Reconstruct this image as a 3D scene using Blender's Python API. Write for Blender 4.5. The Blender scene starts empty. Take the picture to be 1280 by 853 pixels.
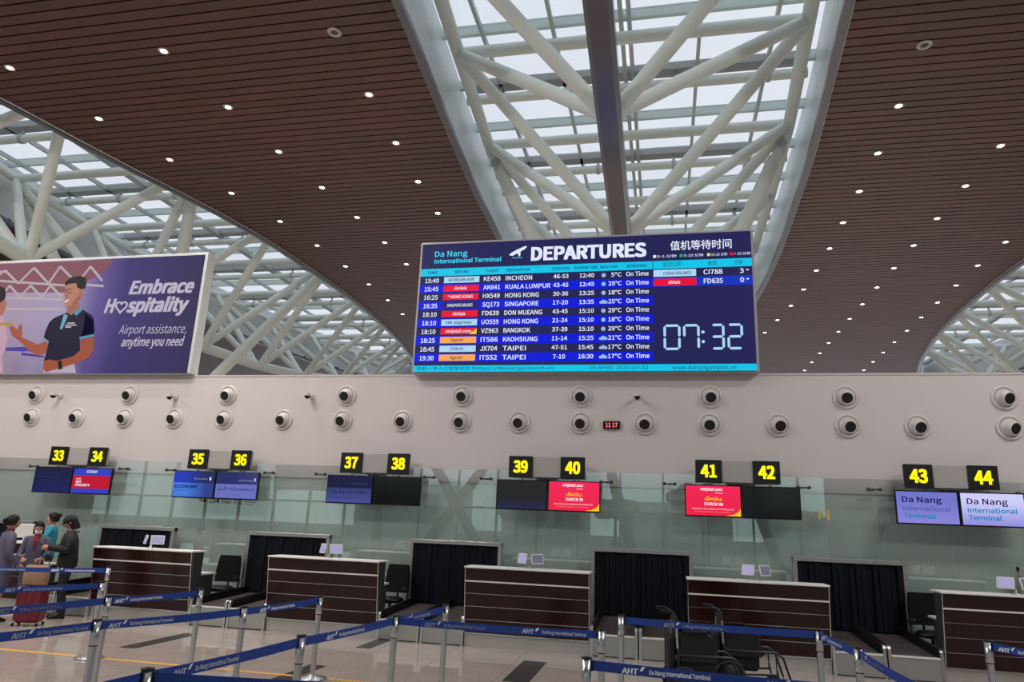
import bpy, bmesh, math, random
from mathutils import Vector, Matrix
random.seed(7)
C = bpy.context.scene
COL = C.collection
PI = math.pi

# ---------------------------------------------------------------- camera
CAMZ = 1.785
cd = bpy.data.cameras.new('camera'); cam = bpy.data.objects.new('camera', cd); COL.objects.link(cam)
cd.sensor_width = 36.0; cd.sensor_fit = 'HORIZONTAL'; cd.lens = 890.74/1280*36
cd.clip_end = 600; cd.clip_start = .05
_p, _y, _r = .2534, .2133, .0412
fwd = Vector((-math.sin(_y)*math.cos(_p), math.cos(_y)*math.cos(_p), math.sin(_p)))
rt = Vector((math.cos(_y), math.sin(_y), 0)); up = rt.cross(fwd)
r2 = math.cos(_r)*rt + math.sin(_r)*up; u2 = -math.sin(_r)*rt + math.cos(_r)*up
M4 = Matrix((r2, u2, -fwd)).transposed().to_4x4(); M4.translation = Vector((0, 0, CAMZ))
cam.matrix_world = M4
C.camera = cam
# ---------------------------------------------------------------- world, exposure
C.view_settings.view_transform = 'Standard'; C.view_settings.look = 'None'
C.view_settings.gamma = 1; C.view_settings.use_curve_mapping = False
EXPO = 0.0
C.view_settings.exposure = EXPO
W = bpy.data.worlds.new('overcast_sky'); C.world = W; W.use_nodes = True
nt = W.node_tree; bg = nt.nodes['Background']
tc = nt.nodes.new('ShaderNodeTexCoord'); nz = nt.nodes.new('ShaderNodeTexNoise'); nz.inputs['Scale'].default_value = 3.0; nz.inputs['Detail'].default_value = 5
rp = nt.nodes.new('ShaderNodeValToRGB'); rp.color_ramp.elements[0].position = .35; rp.color_ramp.elements[1].position = .7
rp.color_ramp.elements[0].color = (.74, .79, .86, 1); rp.color_ramp.elements[1].color = (.93, .95, .97, 1)
nt.links.new(tc.outputs['Generated'], nz.inputs['Vector']); nt.links.new(nz.outputs['Fac'], rp.inputs['Fac']); nt.links.new(rp.outputs['Color'], bg.inputs['Color'])
bg.inputs['Strength'].default_value = 1.08

def area(name, loc, rot, sx, sy, power, col=(1, 1, 1)):
    l = bpy.data.lights.new(name, 'AREA'); l.shape = 'RECTANGLE'; l.size = sx; l.size_y = sy; l.energy = power; l.color = col
    o = bpy.data.objects.new(name, l); COL.objects.link(o); o.location = loc; o.rotation_euler = rot
    return o
# added fill lights for wall and floor, out of view under the ceiling
for _x, _c in ((-22, (1, .93, .9)), (-10, (1, .92, .9)), (9, (1, .96, .94))):
    area('added_fill_light', (_x, 1.5, 10.6), (math.radians(38), 0, 0), 5, 1.2, 540, _c)
    area('added_fill_light', (_x, 7.0, 10.6), (math.radians(5), 0, 0), 5, 1.2, 500, _c)

# ---------------------------------------------------------------- helpers
def L(c):
    return tuple(((v/255)/12.92 if v/255 <= .04045 else ((v/255+.055)/1.055)**2.4) for v in c)
MATS = {}
def mat(name, col, rough=.5, metal=0., spec=.5, coat=0., lin=False, noise=0., nscale=8.):
    if name in MATS: return MATS[name]
    m = bpy.data.materials.new(name); m.use_nodes = True; n = m.node_tree; b = n.nodes['Principled BSDF']
    c = col if lin else L(col)
    b.inputs['Base Color'].default_value = (*c, 1); b.inputs['Roughness'].default_value = rough
    b.inputs['Metallic'].default_value = metal; b.inputs['Specular IOR Level'].default_value = spec; b.inputs['Coat Weight'].default_value = coat
    if noise:
        t = n.nodes.new('ShaderNodeTexCoord'); z = n.nodes.new('ShaderNodeTexNoise'); z.inputs['Scale'].default_value = nscale; z.inputs['Detail'].default_value = 4
        mx = n.nodes.new('ShaderNodeMix'); mx.data_type = 'RGBA'
        mx.inputs[6].default_value = (*[v*(1-noise) for v in c], 1); mx.inputs[7].default_value = (*[min(1, v*(1+noise)) for v in c], 1)
        n.links.new(t.outputs['Object'], z.inputs['Vector']); n.links.new(z.outputs['Fac'], mx.inputs[0]); n.links.new(mx.outputs[2], b.inputs['Base Color'])
    MATS[name] = m; return m
def emat(name, col, s=1.0, rough=.5):
    if name in MATS: return MATS[name]
    m = mat(name, (8, 8, 10), rough, spec=.15); b = m.node_tree.nodes['Principled BSDF']
    b.inputs['Emission Color'].default_value = (*L(col), 1); b.inputs['Emission Strength'].default_value = s
    return m

class MB:
    def __init__(s): s.v = []; s.f = []; s.sm = []
    def add(s, vs, fs, smooth=False):
        o = len(s.v); s.v += [tuple(v) for v in vs]; s.f += [tuple(i+o for i in f) for f in fs]; s.sm += [smooth]*len(fs); return s
    def box(s, x0, x1, y0, y1, z0, z1):
        return s.add([(x0,y0,z0),(x1,y0,z0),(x1,y1,z0),(x0,y1,z0),(x0,y0,z1),(x1,y0,z1),(x1,y1,z1),(x0,y1,z1)],
                     [(3,2,1,0),(4,5,6,7),(0,1,5,4),(1,2,6,5),(2,3,7,6),(3,0,4,7)])
    def bev(s, x0, x1, y0, y1, z0, z1, b=.01):
        # box with chamfered vertical edges and chamfered top and bottom rims
        b = min(b, (x1-x0)/2.01, (y1-y0)/2.01, (z1-z0)/2.01)
        def ring(i, z): return [(x0+i+b*(i == 0)*1, y0+i, z), (x1-i-b*(i == 0), y0+i, z), (x1-i, y0+i+b*(i == 0), z), (x1-i, y1-i-b*(i == 0), z), (x1-i-b*(i == 0), y1-i, z), (x0+i+b*(i == 0), y1-i, z), (x0+i, y1-i-b*(i == 0), z), (x0+i, y0+i+b*(i == 0), z)]
        def ring2(z): return [(x0+b*1.5, y0+b, z), (x1-b*1.5, y0+b, z), (x1-b, y0+b*1.5, z), (x1-b, y1-b*1.5, z), (x1-b*1.5, y1-b, z), (x0+b*1.5, y1-b, z), (x0+b, y1-b*1.5, z), (x0+b, y0+b*1.5, z)]
        vs = ring2(z0)+ring(0, z0+b)+ring(0, z1-b)+ring2(z1)
        fs = [tuple(range(7, -1, -1)), tuple(range(24, 32))]
        for k in range(3):
            for i in range(8):
                j = (i+1) % 8; fs.append((k*8+i, k*8+j, k*8+8+j, k*8+8+i))
        return s.add(vs, fs)
    def hexa(s, p):  # eight corners: 4 bottom ccw, 4 top
        return s.add(p, [(3,2,1,0),(4,5,6,7),(0,1,5,4),(1,2,6,5),(2,3,7,6),(3,0,4,7)])
    def tube(s, a, b, r, r2=None, n=12, cap=True):
        a = Vector(a); b = Vector(b); r2 = r if r2 is None else r2
        d = (b-a).normalized(); e = d.orthogonal().normalized(); g = d.cross(e)
        vs = []
        for p, rr in ((a, r), (b, r2)):
            for i in range(n):
                t = 2*PI*i/n; vs.append(p+e*math.cos(t)*rr+g*math.sin(t)*rr)
        s.add(vs, [(i, (i+1) % n, n+(i+1) % n, n+i) for i in range(n)], True)
        if cap: s.add(vs, [tuple(range(n-1, -1, -1)), tuple(range(n, 2*n))])
        return s
    def path(s, pts, rad, n=10, cap=True):
        pts = [Vector(p) for p in pts]; k = len(pts)
        if not hasattr(rad, '__len__'): rad = [rad]*k
        vs = []; e = None
        for i, p in enumerate(pts):
            d = (pts[min(i+1, k-1)]-pts[max(i-1, 0)]).normalized()
            if e is None: e = d.orthogonal().normalized()
            e = (e-d*e.dot(d)); e = e.normalized() if e.length > 1e-6 else d.orthogonal().normalized()
            g = d.cross(e)
            for j in range(n):
                t = 2*PI*j/n; vs.append(p+e*math.cos(t)*rad[i]+g*math.sin(t)*rad[i])
        fs = [(i*n+j, i*n+(j+1) % n, (i+1)*n+(j+1) % n, (i+1)*n+j) for i in range(k-1) for j in range(n)]
        s.add(vs, fs, True)
        if cap: s.add([vs[i] for i in range(n)]+vs[-n:], [tuple(range(n-1, -1, -1)), tuple(range(n, 2*n))])
        return s
    def lathe(s, prof, o=(0,0,0), ax=(0,0,1), n=20, smooth=True, sx=1, sy=1):
        ax = Vector(ax).normalized(); o = Vector(o)
        e = Vector((1,0,0)) if abs(ax.x) < .9 else Vector((0,1,0)); e = (e-ax*e.dot(ax)).normalized(); g = ax.cross(e)
        vs = [o+ax*h+e*math.cos(2*PI*j/n)*r*sx+g*math.sin(2*PI*j/n)*r*sy for r, h in prof for j in range(n)]
        fs = [(i*n+j, i*n+(j+1) % n, (i+1)*n+(j+1) % n, (i+1)*n+j) for i in range(len(prof)-1) for j in range(n)]
        return s.add(vs, fs, smooth)
    def loft(s, rings, n=20, cap=True, p=2.0):
        # rings: (cx,cy,cz,rx,ry)
        vs = []
        for cx, cy, cz, rx, ry in rings:
            for j in range(n):
                t = 2*PI*j/n; c, q = math.cos(t), math.sin(t)
                vs.append((cx+rx*math.copysign(abs(c)**(2/p), c), cy+ry*math.copysign(abs(q)**(2/p), q), cz))
        fs = [(i*n+j, i*n+(j+1) % n, (i+1)*n+(j+1) % n, (i+1)*n+j) for i in range(len(rings)-1) for j in range(n)]
        s.add(vs, fs, True)
        if cap: s.add(vs[:n]+vs[-n:], [tuple(range(n-1, -1, -1)), tuple(range(n, 2*n))])
        return s
    def ball(s, c, r, n=14, sz=(1,1,1), m=None):
        c = Vector(c); k = 9; vs = []
        for i in range(k+1):
            a = PI*i/k
            for j in range(n):
                t = 2*PI*j/n; v = Vector((math.sin(a)*math.cos(t)*r*sz[0], math.sin(a)*math.sin(t)*r*sz[1], math.cos(a)*r*sz[2]))
                if m: v = m @ v
                vs.append(c+v)
        return s.add(vs, [(i*n+j, (i+1)*n+j, (i+1)*n+(j+1) % n, i*n+(j+1) % n) for i in range(k) for j in range(n)], True)
    def poly(s, pts, y0, y1):  # polygon given in xz, extruded in y (pts ccw seen from -y)
        n = len(pts); vs = [(x, y0, z) for x, z in pts]+[(x, y1, z) for x, z in pts]
        return s.add(vs, [tuple(range(n)), tuple(range(2*n-1, n-1, -1))]+[(i, i+n, (i+1) % n+n, (i+1) % n) for i in range(n)])
    def build(s, name, m, parent=None, loc=None, **kw):
        me = bpy.data.meshes.new(name); me.from_pydata(s.v, [], s.f); me.polygons.foreach_set('use_smooth', s.sm); me.materials.append(m)
        me.update()
        return put(name, me, parent, loc, **kw)
def put(name, me, parent=None, loc=None, rz=None, label=None, kind=None):
    o = bpy.data.objects.new(name, me); COL.objects.link(o)
    if parent: o.parent = parent
    if loc is not None: o.location = loc
    if rz is not None: o.rotation_euler = (0, 0, rz)
    if label: o['label'] = label
    if kind: o['kind'] = kind
    return o
def tag(o, label, cat, group=None, kind=None):
    o['label'] = label; o['category'] = cat
    if group: o['group'] = group
    if kind: o['kind'] = kind
    return o
def thing(name, label, cat, loc=(0,0,0), rz=0, group=None):
    o = bpy.data.objects.new(name, None); COL.objects.link(o); o.location = loc; o.rotation_euler = (0,0,rz); o.empty_display_size = .1
    return tag(o, label, cat, group)
def kids(o): return [c for c in ALLK.get(o.name, [])]
def dup(root, loc=None, rz=None, label=None):
    def cp(o, par):
        c = o.copy(); COL.objects.link(c); c.parent = par
        for ch in list(o.children): cp(ch, c)
        return c
    r = cp(root, None)
    if loc is not None: r.location = loc
    if rz is not None: r.rotation_euler = (0, 0, rz)
    if label: r['label'] = label
    return r
ORD = ['first','second','third','fourth','fifth','sixth','seventh','eighth','ninth','tenth','eleventh','twelfth','thirteenth','fourteenth','fifteenth','sixteenth','seventeenth','eighteenth','nineteenth','twentieth']

TC = {}
try: SANS = bpy.data.fonts.load(bpy.utils.system_resource('DATAFILES')+'/fonts/Noto Sans CJK Regular.woff2')   # the sans serif that ships inside Blender
except Exception: SANS = None
def plain(s): return bool(SANS) and all(ord(ch) < 0x180 or ord(ch) >= 0x4E00 for ch in s)
def text_mesh(s, m, bold=0., shear=0.):
    k = (s, m.name, bold, shear)
    if k in TC: return TC[k]
    cu = bpy.data.curves.new('t', 'FONT'); cu.body = s; cu.resolution_u = 3
    if plain(s): cu.font = SANS
    cu.size = 1; cu.shear = shear; cu.fill_mode = 'FRONT'
    o = bpy.data.objects.new('t', cu); COL.objects.link(o)
    dg = bpy.context.evaluated_depsgraph_get(); me = bpy.data.meshes.new_from_object(o.evaluated_get(dg)); bpy.data.objects.remove(o)
    me.name = 'lettering'
    if bold > 0:   # heavier weight: the same outlines laid over each other a stroke apart
        vs = [v.co.copy() for v in me.vertices]; fs = [tuple(p.vertices) for p in me.polygons]; n = len(vs); V = []; F = []
        bold *= .62
        for q, (dx, dy) in enumerate([(a_, b_) for a_ in (-1, 0, 1) for b_ in (-.7, .7)]):
            V += [(v.x+dx*bold, v.y+dy*bold, 0) for v in vs]; F += [tuple(i+q*n for i in f) for f in fs]
        me = bpy.data.meshes.new('lettering'); me.from_pydata(V, [], F)
    me.materials.clear(); me.materials.append(m)
    TC[k] = me; return me
CAPH = {}
def text(s, x0, x1, zb, cap, y, m, parent, bold=.0, shear=0., align='fit', name='lettering', label=None):
    """upright lettering facing -y; x0..x1 the width to fill (align fit) or the anchor; cap = cap height"""
    fk = plain(s)
    if fk not in CAPH:
        h = text_mesh('H' if fk else 'Ư', m); ys_ = sorted(v.co.y for v in h.vertices)
        CAPH[fk] = ys_[-1]*(1 if fk else .95)
    me = text_mesh(s, m, bold, shear).copy()
    if not len(me.vertices): return None
    xa = min(v.co.x for v in me.vertices); xb = max(v.co.x for v in me.vertices)
    sz = cap/CAPH[fk]; sx = (x1-x0)/(xb-xa) if align == 'fit' else sz
    w = (xb-xa)*sx
    off = x0 if align in ('fit', 'left') else (x1-w if align == 'right' else (x0+x1)/2-w/2)
    for v in me.vertices: v.co = (off+(v.co.x-xa)*sx, y, zb+v.co.y*sz)
    me.materials.clear(); me.materials.append(m)
    return put(name, me, parent, label=label)

# ---------------------------------------------------------------- materials
m_white = mat('painted_wall', (204, 196, 195), .55, noise=.03, nscale=.6)
m_frame = mat('white_steel', (224, 232, 224), .42)
m_alu = mat('aluminium', (196, 198, 200), .35, .6)
m_steel = mat('stainless_steel', (200, 200, 198), .22, .95)
m_steelb = mat('brushed_steel', (178, 176, 172), .38, .8, noise=.12, nscale=3)
m_black = mat('black_plastic', (13, 13, 15), .4, spec=.35)
m_dark = mat('dark_grey', (52, 54, 56), .5)
m_grey = mat('grey_board', (168, 163, 160), .5)
m_rubber = mat('belt_rubber', (60, 52, 50), .6)

def floor_mat():
    m = mat('polished_terrazzo', (160, 148, 140), .06, spec=.7, coat=.25); n = m.node_tree; b = n.nodes['Principled BSDF']
    t = n.nodes.new('ShaderNodeTexCoord'); v = n.nodes.new('ShaderNodeTexVoronoi'); v.inputs['Scale'].default_value = 130
    r = n.nodes.new('ShaderNodeValToRGB'); e = r.color_ramp.elements
    e[0].position = 0; e[0].color = (*L((172, 157, 148)), 1); e[1].position = 1; e[1].color = (*L((212, 199, 191)), 1)
    x = e.new(.45); x.color = (*L((192, 178, 170)), 1)
    z = n.nodes.new('ShaderNodeTexNoise'); z.inputs['Scale'].default_value = 1.3
    mx = n.nodes.new('ShaderNodeMix'); mx.data_type = 'RGBA'; mx.blend_type = 'MULTIPLY'; mx.inputs[0].default_value = .35
    n.links.new(t.outputs['Object'], v.inputs['Vector']); n.links.new(v.outputs['Color'], r.inputs['Fac'])
    n.links.new(t.outputs['Object'], z.inputs['Vector']); n.links.new(r.outputs['Color'], mx.inputs[6]); n.links.new(z.outputs['Fac'], mx.inputs[7])
    n.links.new(mx.outputs[2], b.inputs['Base Color']); return m
m_floor = floor_mat()
m_grout = mat('floor_joint', (120, 110, 104), .3)

def slat_mat():
    m = mat('brown_ceiling_slat', (90, 62, 56), .5); n = m.node_tree; b = n.nodes['Principled BSDF']
    t = n.nodes.new('ShaderNodeTexCoord'); s = n.nodes.new('ShaderNodeSeparateXYZ')
    def math_(op, a=None, b_=None, va=None, vb=None):
        k = n.nodes.new('ShaderNodeMath'); k.operation = op
        if a is not None: n.links.new(a, k.inputs[0])
        elif va is not None: k.inputs[0].default_value = va
        if b_ is not None: n.links.new(b_, k.inputs[1])
        elif vb is not None: k.inputs[1].default_value = vb
        return k.outputs[0]
    n.links.new(t.outputs['Object'], s.inputs[0])
    row = math_('FLOOR', math_('DIVIDE', s.outputs['Y'], vb=.2525))
    w1 = n.nodes.new('ShaderNodeTexWhiteNoise'); w1.noise_dimensions = '1D'; n.links.new(row, w1.inputs['W'])
    cx = math_('FLOOR', math_('ADD', math_('DIVIDE', s.outputs['X'], vb=1.5), math_('MULTIPLY', w1.outputs['Value'], vb=9)))
    cb = n.nodes.new('ShaderNodeCombineXYZ'); n.links.new(cx, cb.inputs[0]); n.links.new(row, cb.inputs[1])
    w2 = n.nodes.new('ShaderNodeTexWhiteNoise'); w2.noise_dimensions = '2D'; n.links.new(cb.outputs[0], w2.inputs['Vector'])
    r = n.nodes.new('ShaderNodeValToRGB'); e = r.color_ramp.elements
    e[0].color = (*L((96, 65, 54)), 1); e[1].color = (*L((103, 65, 61)), 1); x = e.new(.5); x.color = (*L((90, 62, 57)), 1)
    n.links.new(w2.outputs['Value'], r.inputs['Fac']); n.links.new(r.outputs['Color'], b.inputs['Base Color']); return m
m_slat = slat_mat()
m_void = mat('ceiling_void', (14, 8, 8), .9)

def glass_mat(name, tint, tr=.8, gl=.12, rough=.02, veil=0., veilcol=(200, 210, 215)):
    m = bpy.data.materials.new(name); m.use_nodes = True; n = m.node_tree
    n.nodes.remove(n.nodes['Principled BSDF']); out = n.nodes['Material Output']
    t = n.nodes.new('ShaderNodeBsdfTransparent'); t.inputs[0].default_value = (*L(tint), 1)
    g = n.nodes.new('ShaderNodeBsdfGlossy'); g.inputs['Roughness'].default_value = rough; g.inputs['Color'].default_value = (.93, 1, .99, 1)
    mx = n.nodes.new('ShaderNodeMixShader'); mx.inputs[0].default_value = gl
    n.links.new(t.outputs[0], mx.inputs[1]); n.links.new(g.outputs[0], mx.inputs[2]); last = mx
    if veil:
        d = n.nodes.new('ShaderNodeBsdfTranslucent'); d.inputs[0].default_value = (*L(veilcol), 1)
        m2 = n.nodes.new('ShaderNodeMixShader'); m2.inputs[0].default_value = veil
        n.links.new(last.outputs[0], m2.inputs[1]); n.links.new(d.outputs[0], m2.inputs[2]); last = m2
    n.links.new(last.outputs[0], out.inputs['Surface']); MATS[name] = m; return m
m_skyglass = glass_mat('skylight_glass', (247, 248, 251), gl=.03, rough=.1, veil=.05)
m_screen = glass_mat('screen_glass', (245, 248, 247), gl=.15, rough=.0)
m_front = glass_mat('entrance_glass', (225, 236, 232), gl=.06)

# ---------------------------------------------------------------- floor
fl = MB().box(-45, 45, -16, 60, -.3, -.006).build('floor', m_grout); fl['kind'] = 'structure'
TS = 1.0
tl = {}
STR = [(-7.16, -6.91, 9.0, 10.4), (-4.36, -4.13, 7.6, 8.96), (-4.36, -4.13, 10.35, 11.15), (-1.90, -1.58, 8.97, 10.4), (1.32, 1.6, 8.97, 10.4)]
tm = MB().box(.003, TS-.003, .003, TS-.003, -.0058, 0).build('tile', m_floor, fl, (-12, 3, 0)).data
for i in range(18):
    for j in range(12):
        if i == 0 and j == 0: continue
        put('tile', tm, fl, (-12+i*TS, 3+j*TS, 0))
for (x0, x1, y0, y1) in [(-45, -12, -16, 60), (6, 45, -16, 60), (-12, 6, -16, 3), (-12, 6, 15, 60)]:
    MB().box(x0, x1, y0, y1, -.0058, -.0002).build('floor_field', m_floor, fl)
m_strip = mat('dark_inlay', (58, 56, 56), .25)
for a in STR:
    hy = (a[2]+a[3])/2
    MB().box(a[0], a[1], a[2], hy-.004, 0, .0015).build('inlay_strip', m_strip, fl)
    MB().box(a[0], a[1], hy+.004, a[3], 0, .0015).build('inlay_strip', m_strip, fl)
m_yel = mat('yellow_paint', (222, 168, 62), .4)
MB().box(-12, 4.5, 8.25, 8.32, 0, .0018).build('yellow_line', m_yel, fl)

# ---------------------------------------------------------------- ceiling with leaf-shaped skylights
CZ = CAMZ+9.0
def interp(tab, y):
    if y <= tab[0][0]: return tab[0][1]
    for (a, va), (b, vb) in zip(tab, tab[1:]):
        if y <= b:
            t = (y-a)/(b-a); return va+(vb-va)*t
    return tab[-1][1]
def smooth_tab(tab, n=4):
    # Catmull-Rom resample
    out = []
    for i in range(len(tab)-1):
        p = [tab[max(i-1, 0)], tab[i], tab[i+1], tab[min(i+2, len(tab)-1)]]
        for k in range(n):
            t = k/n; v = .5*((2*p[1][1])+(-p[0][1]+p[2][1])*t+(2*p[0][1]-5*p[1][1]+4*p[2][1]-p[3][1])*t*t+(-p[0][1]+3*p[1][1]-3*p[2][1]+p[3][1])*t**3)
            out.append((p[1][0]+(p[2][0]-p[1][0])*t, v))
    return out+[tab[-1]]
WC = smooth_tab([(-7, .05), (-3, 1.5), (1, 2.6), (5, 3.4), (8, 3.78), (10, 3.9), (14, 4.17), (17, 4.36), (20.4, 4.46), (24, 4.52), (28, 4.4), (31, 4.1), (34.5, 3.6), (38.5, 2.8), (42, 1.85), (45.5, .6), (47, .05)])
WL = smooth_tab([(3, .05), (6, 1.0), (9, 1.85), (11.9, 2.52), (14.7, 3.08), (17.7, 3.82), (20.4, 4.24), (23.1, 4.41), (26.7, 4.49), (30.85, 4.27), (34.25, 3.89), (38.5, 3.14), (42, 2.25), (45.5, 1.0), (48, .05)])
LENS = [(-17.2, WL), (-.68, WC), (16.0, WL)]
def lens_w(k, y):
    t = LENS[k][1]
    if y < t[0][0] or y > t[-1][0]: return 0
    return interp(t, y)
PITCH = .2525
ce = MB()
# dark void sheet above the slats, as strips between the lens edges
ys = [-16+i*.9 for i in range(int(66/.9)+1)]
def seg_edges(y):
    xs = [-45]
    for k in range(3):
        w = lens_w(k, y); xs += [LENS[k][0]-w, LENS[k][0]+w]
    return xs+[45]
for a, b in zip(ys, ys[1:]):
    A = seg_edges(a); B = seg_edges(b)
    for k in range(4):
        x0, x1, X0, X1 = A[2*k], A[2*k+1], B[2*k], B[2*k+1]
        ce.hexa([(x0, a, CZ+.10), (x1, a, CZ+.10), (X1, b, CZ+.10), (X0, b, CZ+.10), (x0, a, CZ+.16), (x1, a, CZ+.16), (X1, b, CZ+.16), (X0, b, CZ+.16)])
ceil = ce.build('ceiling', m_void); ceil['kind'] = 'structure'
def slat(mb, k, i):
    y0 = i*PITCH; y1 = y0+PITCH-.038
    A = seg_edges(y0); B = seg_edges(y1)
    x0, x1, X0, X1 = A[2*k]-.0, A[2*k+1], B[2*k], B[2*k+1]
    mb.hexa([(x0, y0, CZ), (x1, y0, CZ), (X1, y1, CZ), (X0, y1, CZ), (x0, y0, CZ+.03), (x1, y0, CZ+.03), (X1, y1, CZ+.03), (X0, y1, CZ+.03)])
N0 = int(8.6/PITCH)
for k in (1, 2):
    for i in range(N0, N0+146):
        mb = MB(); slat(mb, k, i); mb.build('slat', m_slat, ceil)
rest = MB()
for k in range(4):
    for i in range(int(-16/PITCH), int(50/PITCH)):
        if k in (1, 2) and N0 <= i < N0+146: continue
        if k == 0 and False: pass
        slat(rest, k, i)
o = rest.build('slat_field', m_slat, ceil); o['kind'] = 'stuff'

# skylight glazing (setting) and trusses (things)
m_bead = mat('steel_bead', (112, 116, 122), .35, .5)
m_fascia = mat('fascia_panel', (212, 218, 220), .4)
m_mull = mat('skylight_mullion', (182, 188, 188), .4)
m_trans = mat('skylight_transom', (200, 214, 208), .4)
m_gut = mat('gutter_channel', (158, 160, 160), .4)
GZ = CZ+1.8
ZN = CZ+1.3
for k, (cx, tab) in enumerate(LENS):
    ya, yb = tab[0][0], tab[-1][0]
    win = MB().hexa([(cx-.05, yb, CZ), (cx+.05, yb, CZ), (cx+.05, yb+.1, CZ), (cx-.05, yb+.1, CZ), (cx-.05, yb, GZ), (cx+.05, yb, GZ), (cx+.05, yb+.1, GZ), (cx-.05, yb+.1, GZ)]).build('window_%d' % (k+1), m_fascia)
    win['kind'] = 'structure'
    # fascia panels and bead following the edge
    n = int((yb-ya)/1.5)
    for side in (-1, 1):
        bead = MB()
        for i in range(n):
            y0 = ya+(yb-ya)*i/n; y1 = ya+(yb-ya)*(i+1)/n-.015
            a = cx+side*lens_w(k, y0); b = cx+side*lens_w(k, y1); t = side*.05
            q = [(a, y0), (b, y1), (b+t, y1), (a+t, y0)]
            if side > 0: q = [q[0], q[3], q[2], q[1]]
            q = q[::-1]
            MB().hexa([(x, y, CZ-.02) for x, y in q]+[(x, y, GZ+.1) for x, y in q]).build('fascia_panel', m_fascia, win)
            y1 += .015; b = cx+side*lens_w(k, y1); t = side*-.13
            q = [(a-t*.2, y0), (b-t*.2, y1), (b+t, y1), (a+t, y0)]
            if side < 0: q = [q[0], q[3], q[2], q[1]]
            q = q[::-1]
            bead.hexa([(x, y, CZ-.07) for x, y in q]+[(x, y, CZ+.06) for x, y in q])
        bead.build('bead', m_bead, win)
    # transoms every 2 m, mullions, panes stepped like shallow steps
    rows = []
    y = 1.4
    while y < yb:
        if y+2 > ya: rows.append(y)
        y += 2.0
    pm = None; cols = [-4.8+1.6*i for i in range(6)]
    for ri, y in enumerate(rows):
        w = max(lens_w(k, y), lens_w(k, min(y+2, yb-.01)), lens_w(k, y+1))
        if w < .3: continue
        MB().box(cx-w-.05, cx+w+.05, y-.05, y+.05, GZ-.05, GZ+.2).build('transom', m_trans, win)
        wide = cols
        for x in wide:
            if x < -w-1.5 or x > w: continue
            if pm is None:
                pm = MB().hexa([(0, 0, 0), (1.56, 0, 0), (1.56, 1.9, .1), (0, 1.9, .1), (0, 0, .02), (1.56, 0, .02), (1.56, 1.9, .12), (0, 1.9, .12)]).build('pane', m_skyglass, win, (cx+x, y+.05, GZ+.05)).data
            else: put('pane', pm, win, (cx+x, y+.05, GZ+.05))
    for x in cols[1:]:
        ym = [yy for yy in [ya+.5*i for i in range(int((yb-ya)*2))] if lens_w(k, yy) > abs(x)]
        if not ym: continue
        if abs(x) < .1:
            for dx in (-.09, .09): MB().box(cx+dx-.045, cx+dx+.045, ym[0], ym[-1], GZ-.12, GZ+.05).build('mullion', m_mull, win)
        else: MB().box(cx+x-.04, cx+x+.04, ym[0], ym[-1], GZ-.08, GZ+.05).build('mullion', m_mull, win)
    # ---- truss
    lab = ['white steel tube truss of the skylight on the left', 'white steel tube truss of the central skylight above the departures board', 'white steel tube truss of the skylight at the right edge'][k]
    tr = thing('roof_truss', lab, 'truss', (cx, 20, CZ))
    def P(x, y, z): return (x, y-20, z-CZ)
    ny = [y for y in [13.4+4*i for i in range(-5, 9)] if lens_w(k, y) > 1.2]
    def nx(y): return max(lens_w(k, y)-.40, .25)
    def bz(y): return CAMZ+6.15+.0078*(y-23)**2
    for s in (-1, 1):
        MB().path([P(s*nx(y), y, ZN) for y in ny], .15, 12).build('top_chord', m_frame, tr)
    by = [y for y in [11.4+4*i for i in range(-5, 10)] if ny[0]-2.1 < y < ny[-1]+2.1]
    bo = -.17 if k == 1 else 0
    MB().path([P(bo, y, bz(y)) for y in by], .2, 16).build('bottom_chord', m_frame, tr)
    for y in by:
        for s in (-1, 1):
            for yn in (y-2, y+2):
                if any(abs(yn-q) < .01 for q in ny):
                    MB().tube(P(bo+s*.08, y, bz(y)), P(s*nx(yn), yn, ZN), .14).build('diagonal', m_frame, tr)
    for y in ny:
        MB().tube(P(-nx(y), y, ZN), P(nx(y), y, ZN), .14).build('purlin', m_frame, tr)
    for y in by:
        w = lens_w(k, y)-.2
        if w < .8: continue
        MB().tube(P(-w, y, ZN+.12), P(w, y, ZN+.12), .12).build('purlin', m_frame, tr)
        MB().box(-w, w, y-.17-20, y+.17-20, ZN-CZ+.42, ZN-CZ+.60).build('gutter_channel', m_gut, tr)
        for x in [-3.2, -1.1, 1.1, 3.2]:
            if abs(x) < w:
                MB().box(x-.03, x+.03, y-.03-20, y+.03-20, ZN-CZ+.1, ZN-CZ+.45).tube((x-.05, y-20, ZN-CZ+.12), (x+.05, y-20, ZN-CZ+.12), .15).build('clamp', m_mull, tr)
    # raking columns with clevis joints
    for yn in (17.4, 25.4):
        for s in (-1, 1):
            a = Vector(P(s*(nx(yn)-.02), yn, ZN-.15)); b = Vector(P(0, 21.4, CAMZ+2.3)); d = (b-a).normalized()
            c = MB().path([a+d*.75, a+d*.95, a+d*3, b], [.12, .18, .19, .20], 16).build('raking_column', m_frame, tr)
            MB().tube(a, a+d*.85, .13).tube(a+d*.75, a+d*.82, .17).build('clevis', m_frame, c)
            e = d.orthogonal().normalized()
            MB().tube(a+d*.5-Vector((0, .24, 0)), a+d*.5+Vector((0, .24, 0)), .14).build('pin', m_mull, c)
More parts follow.
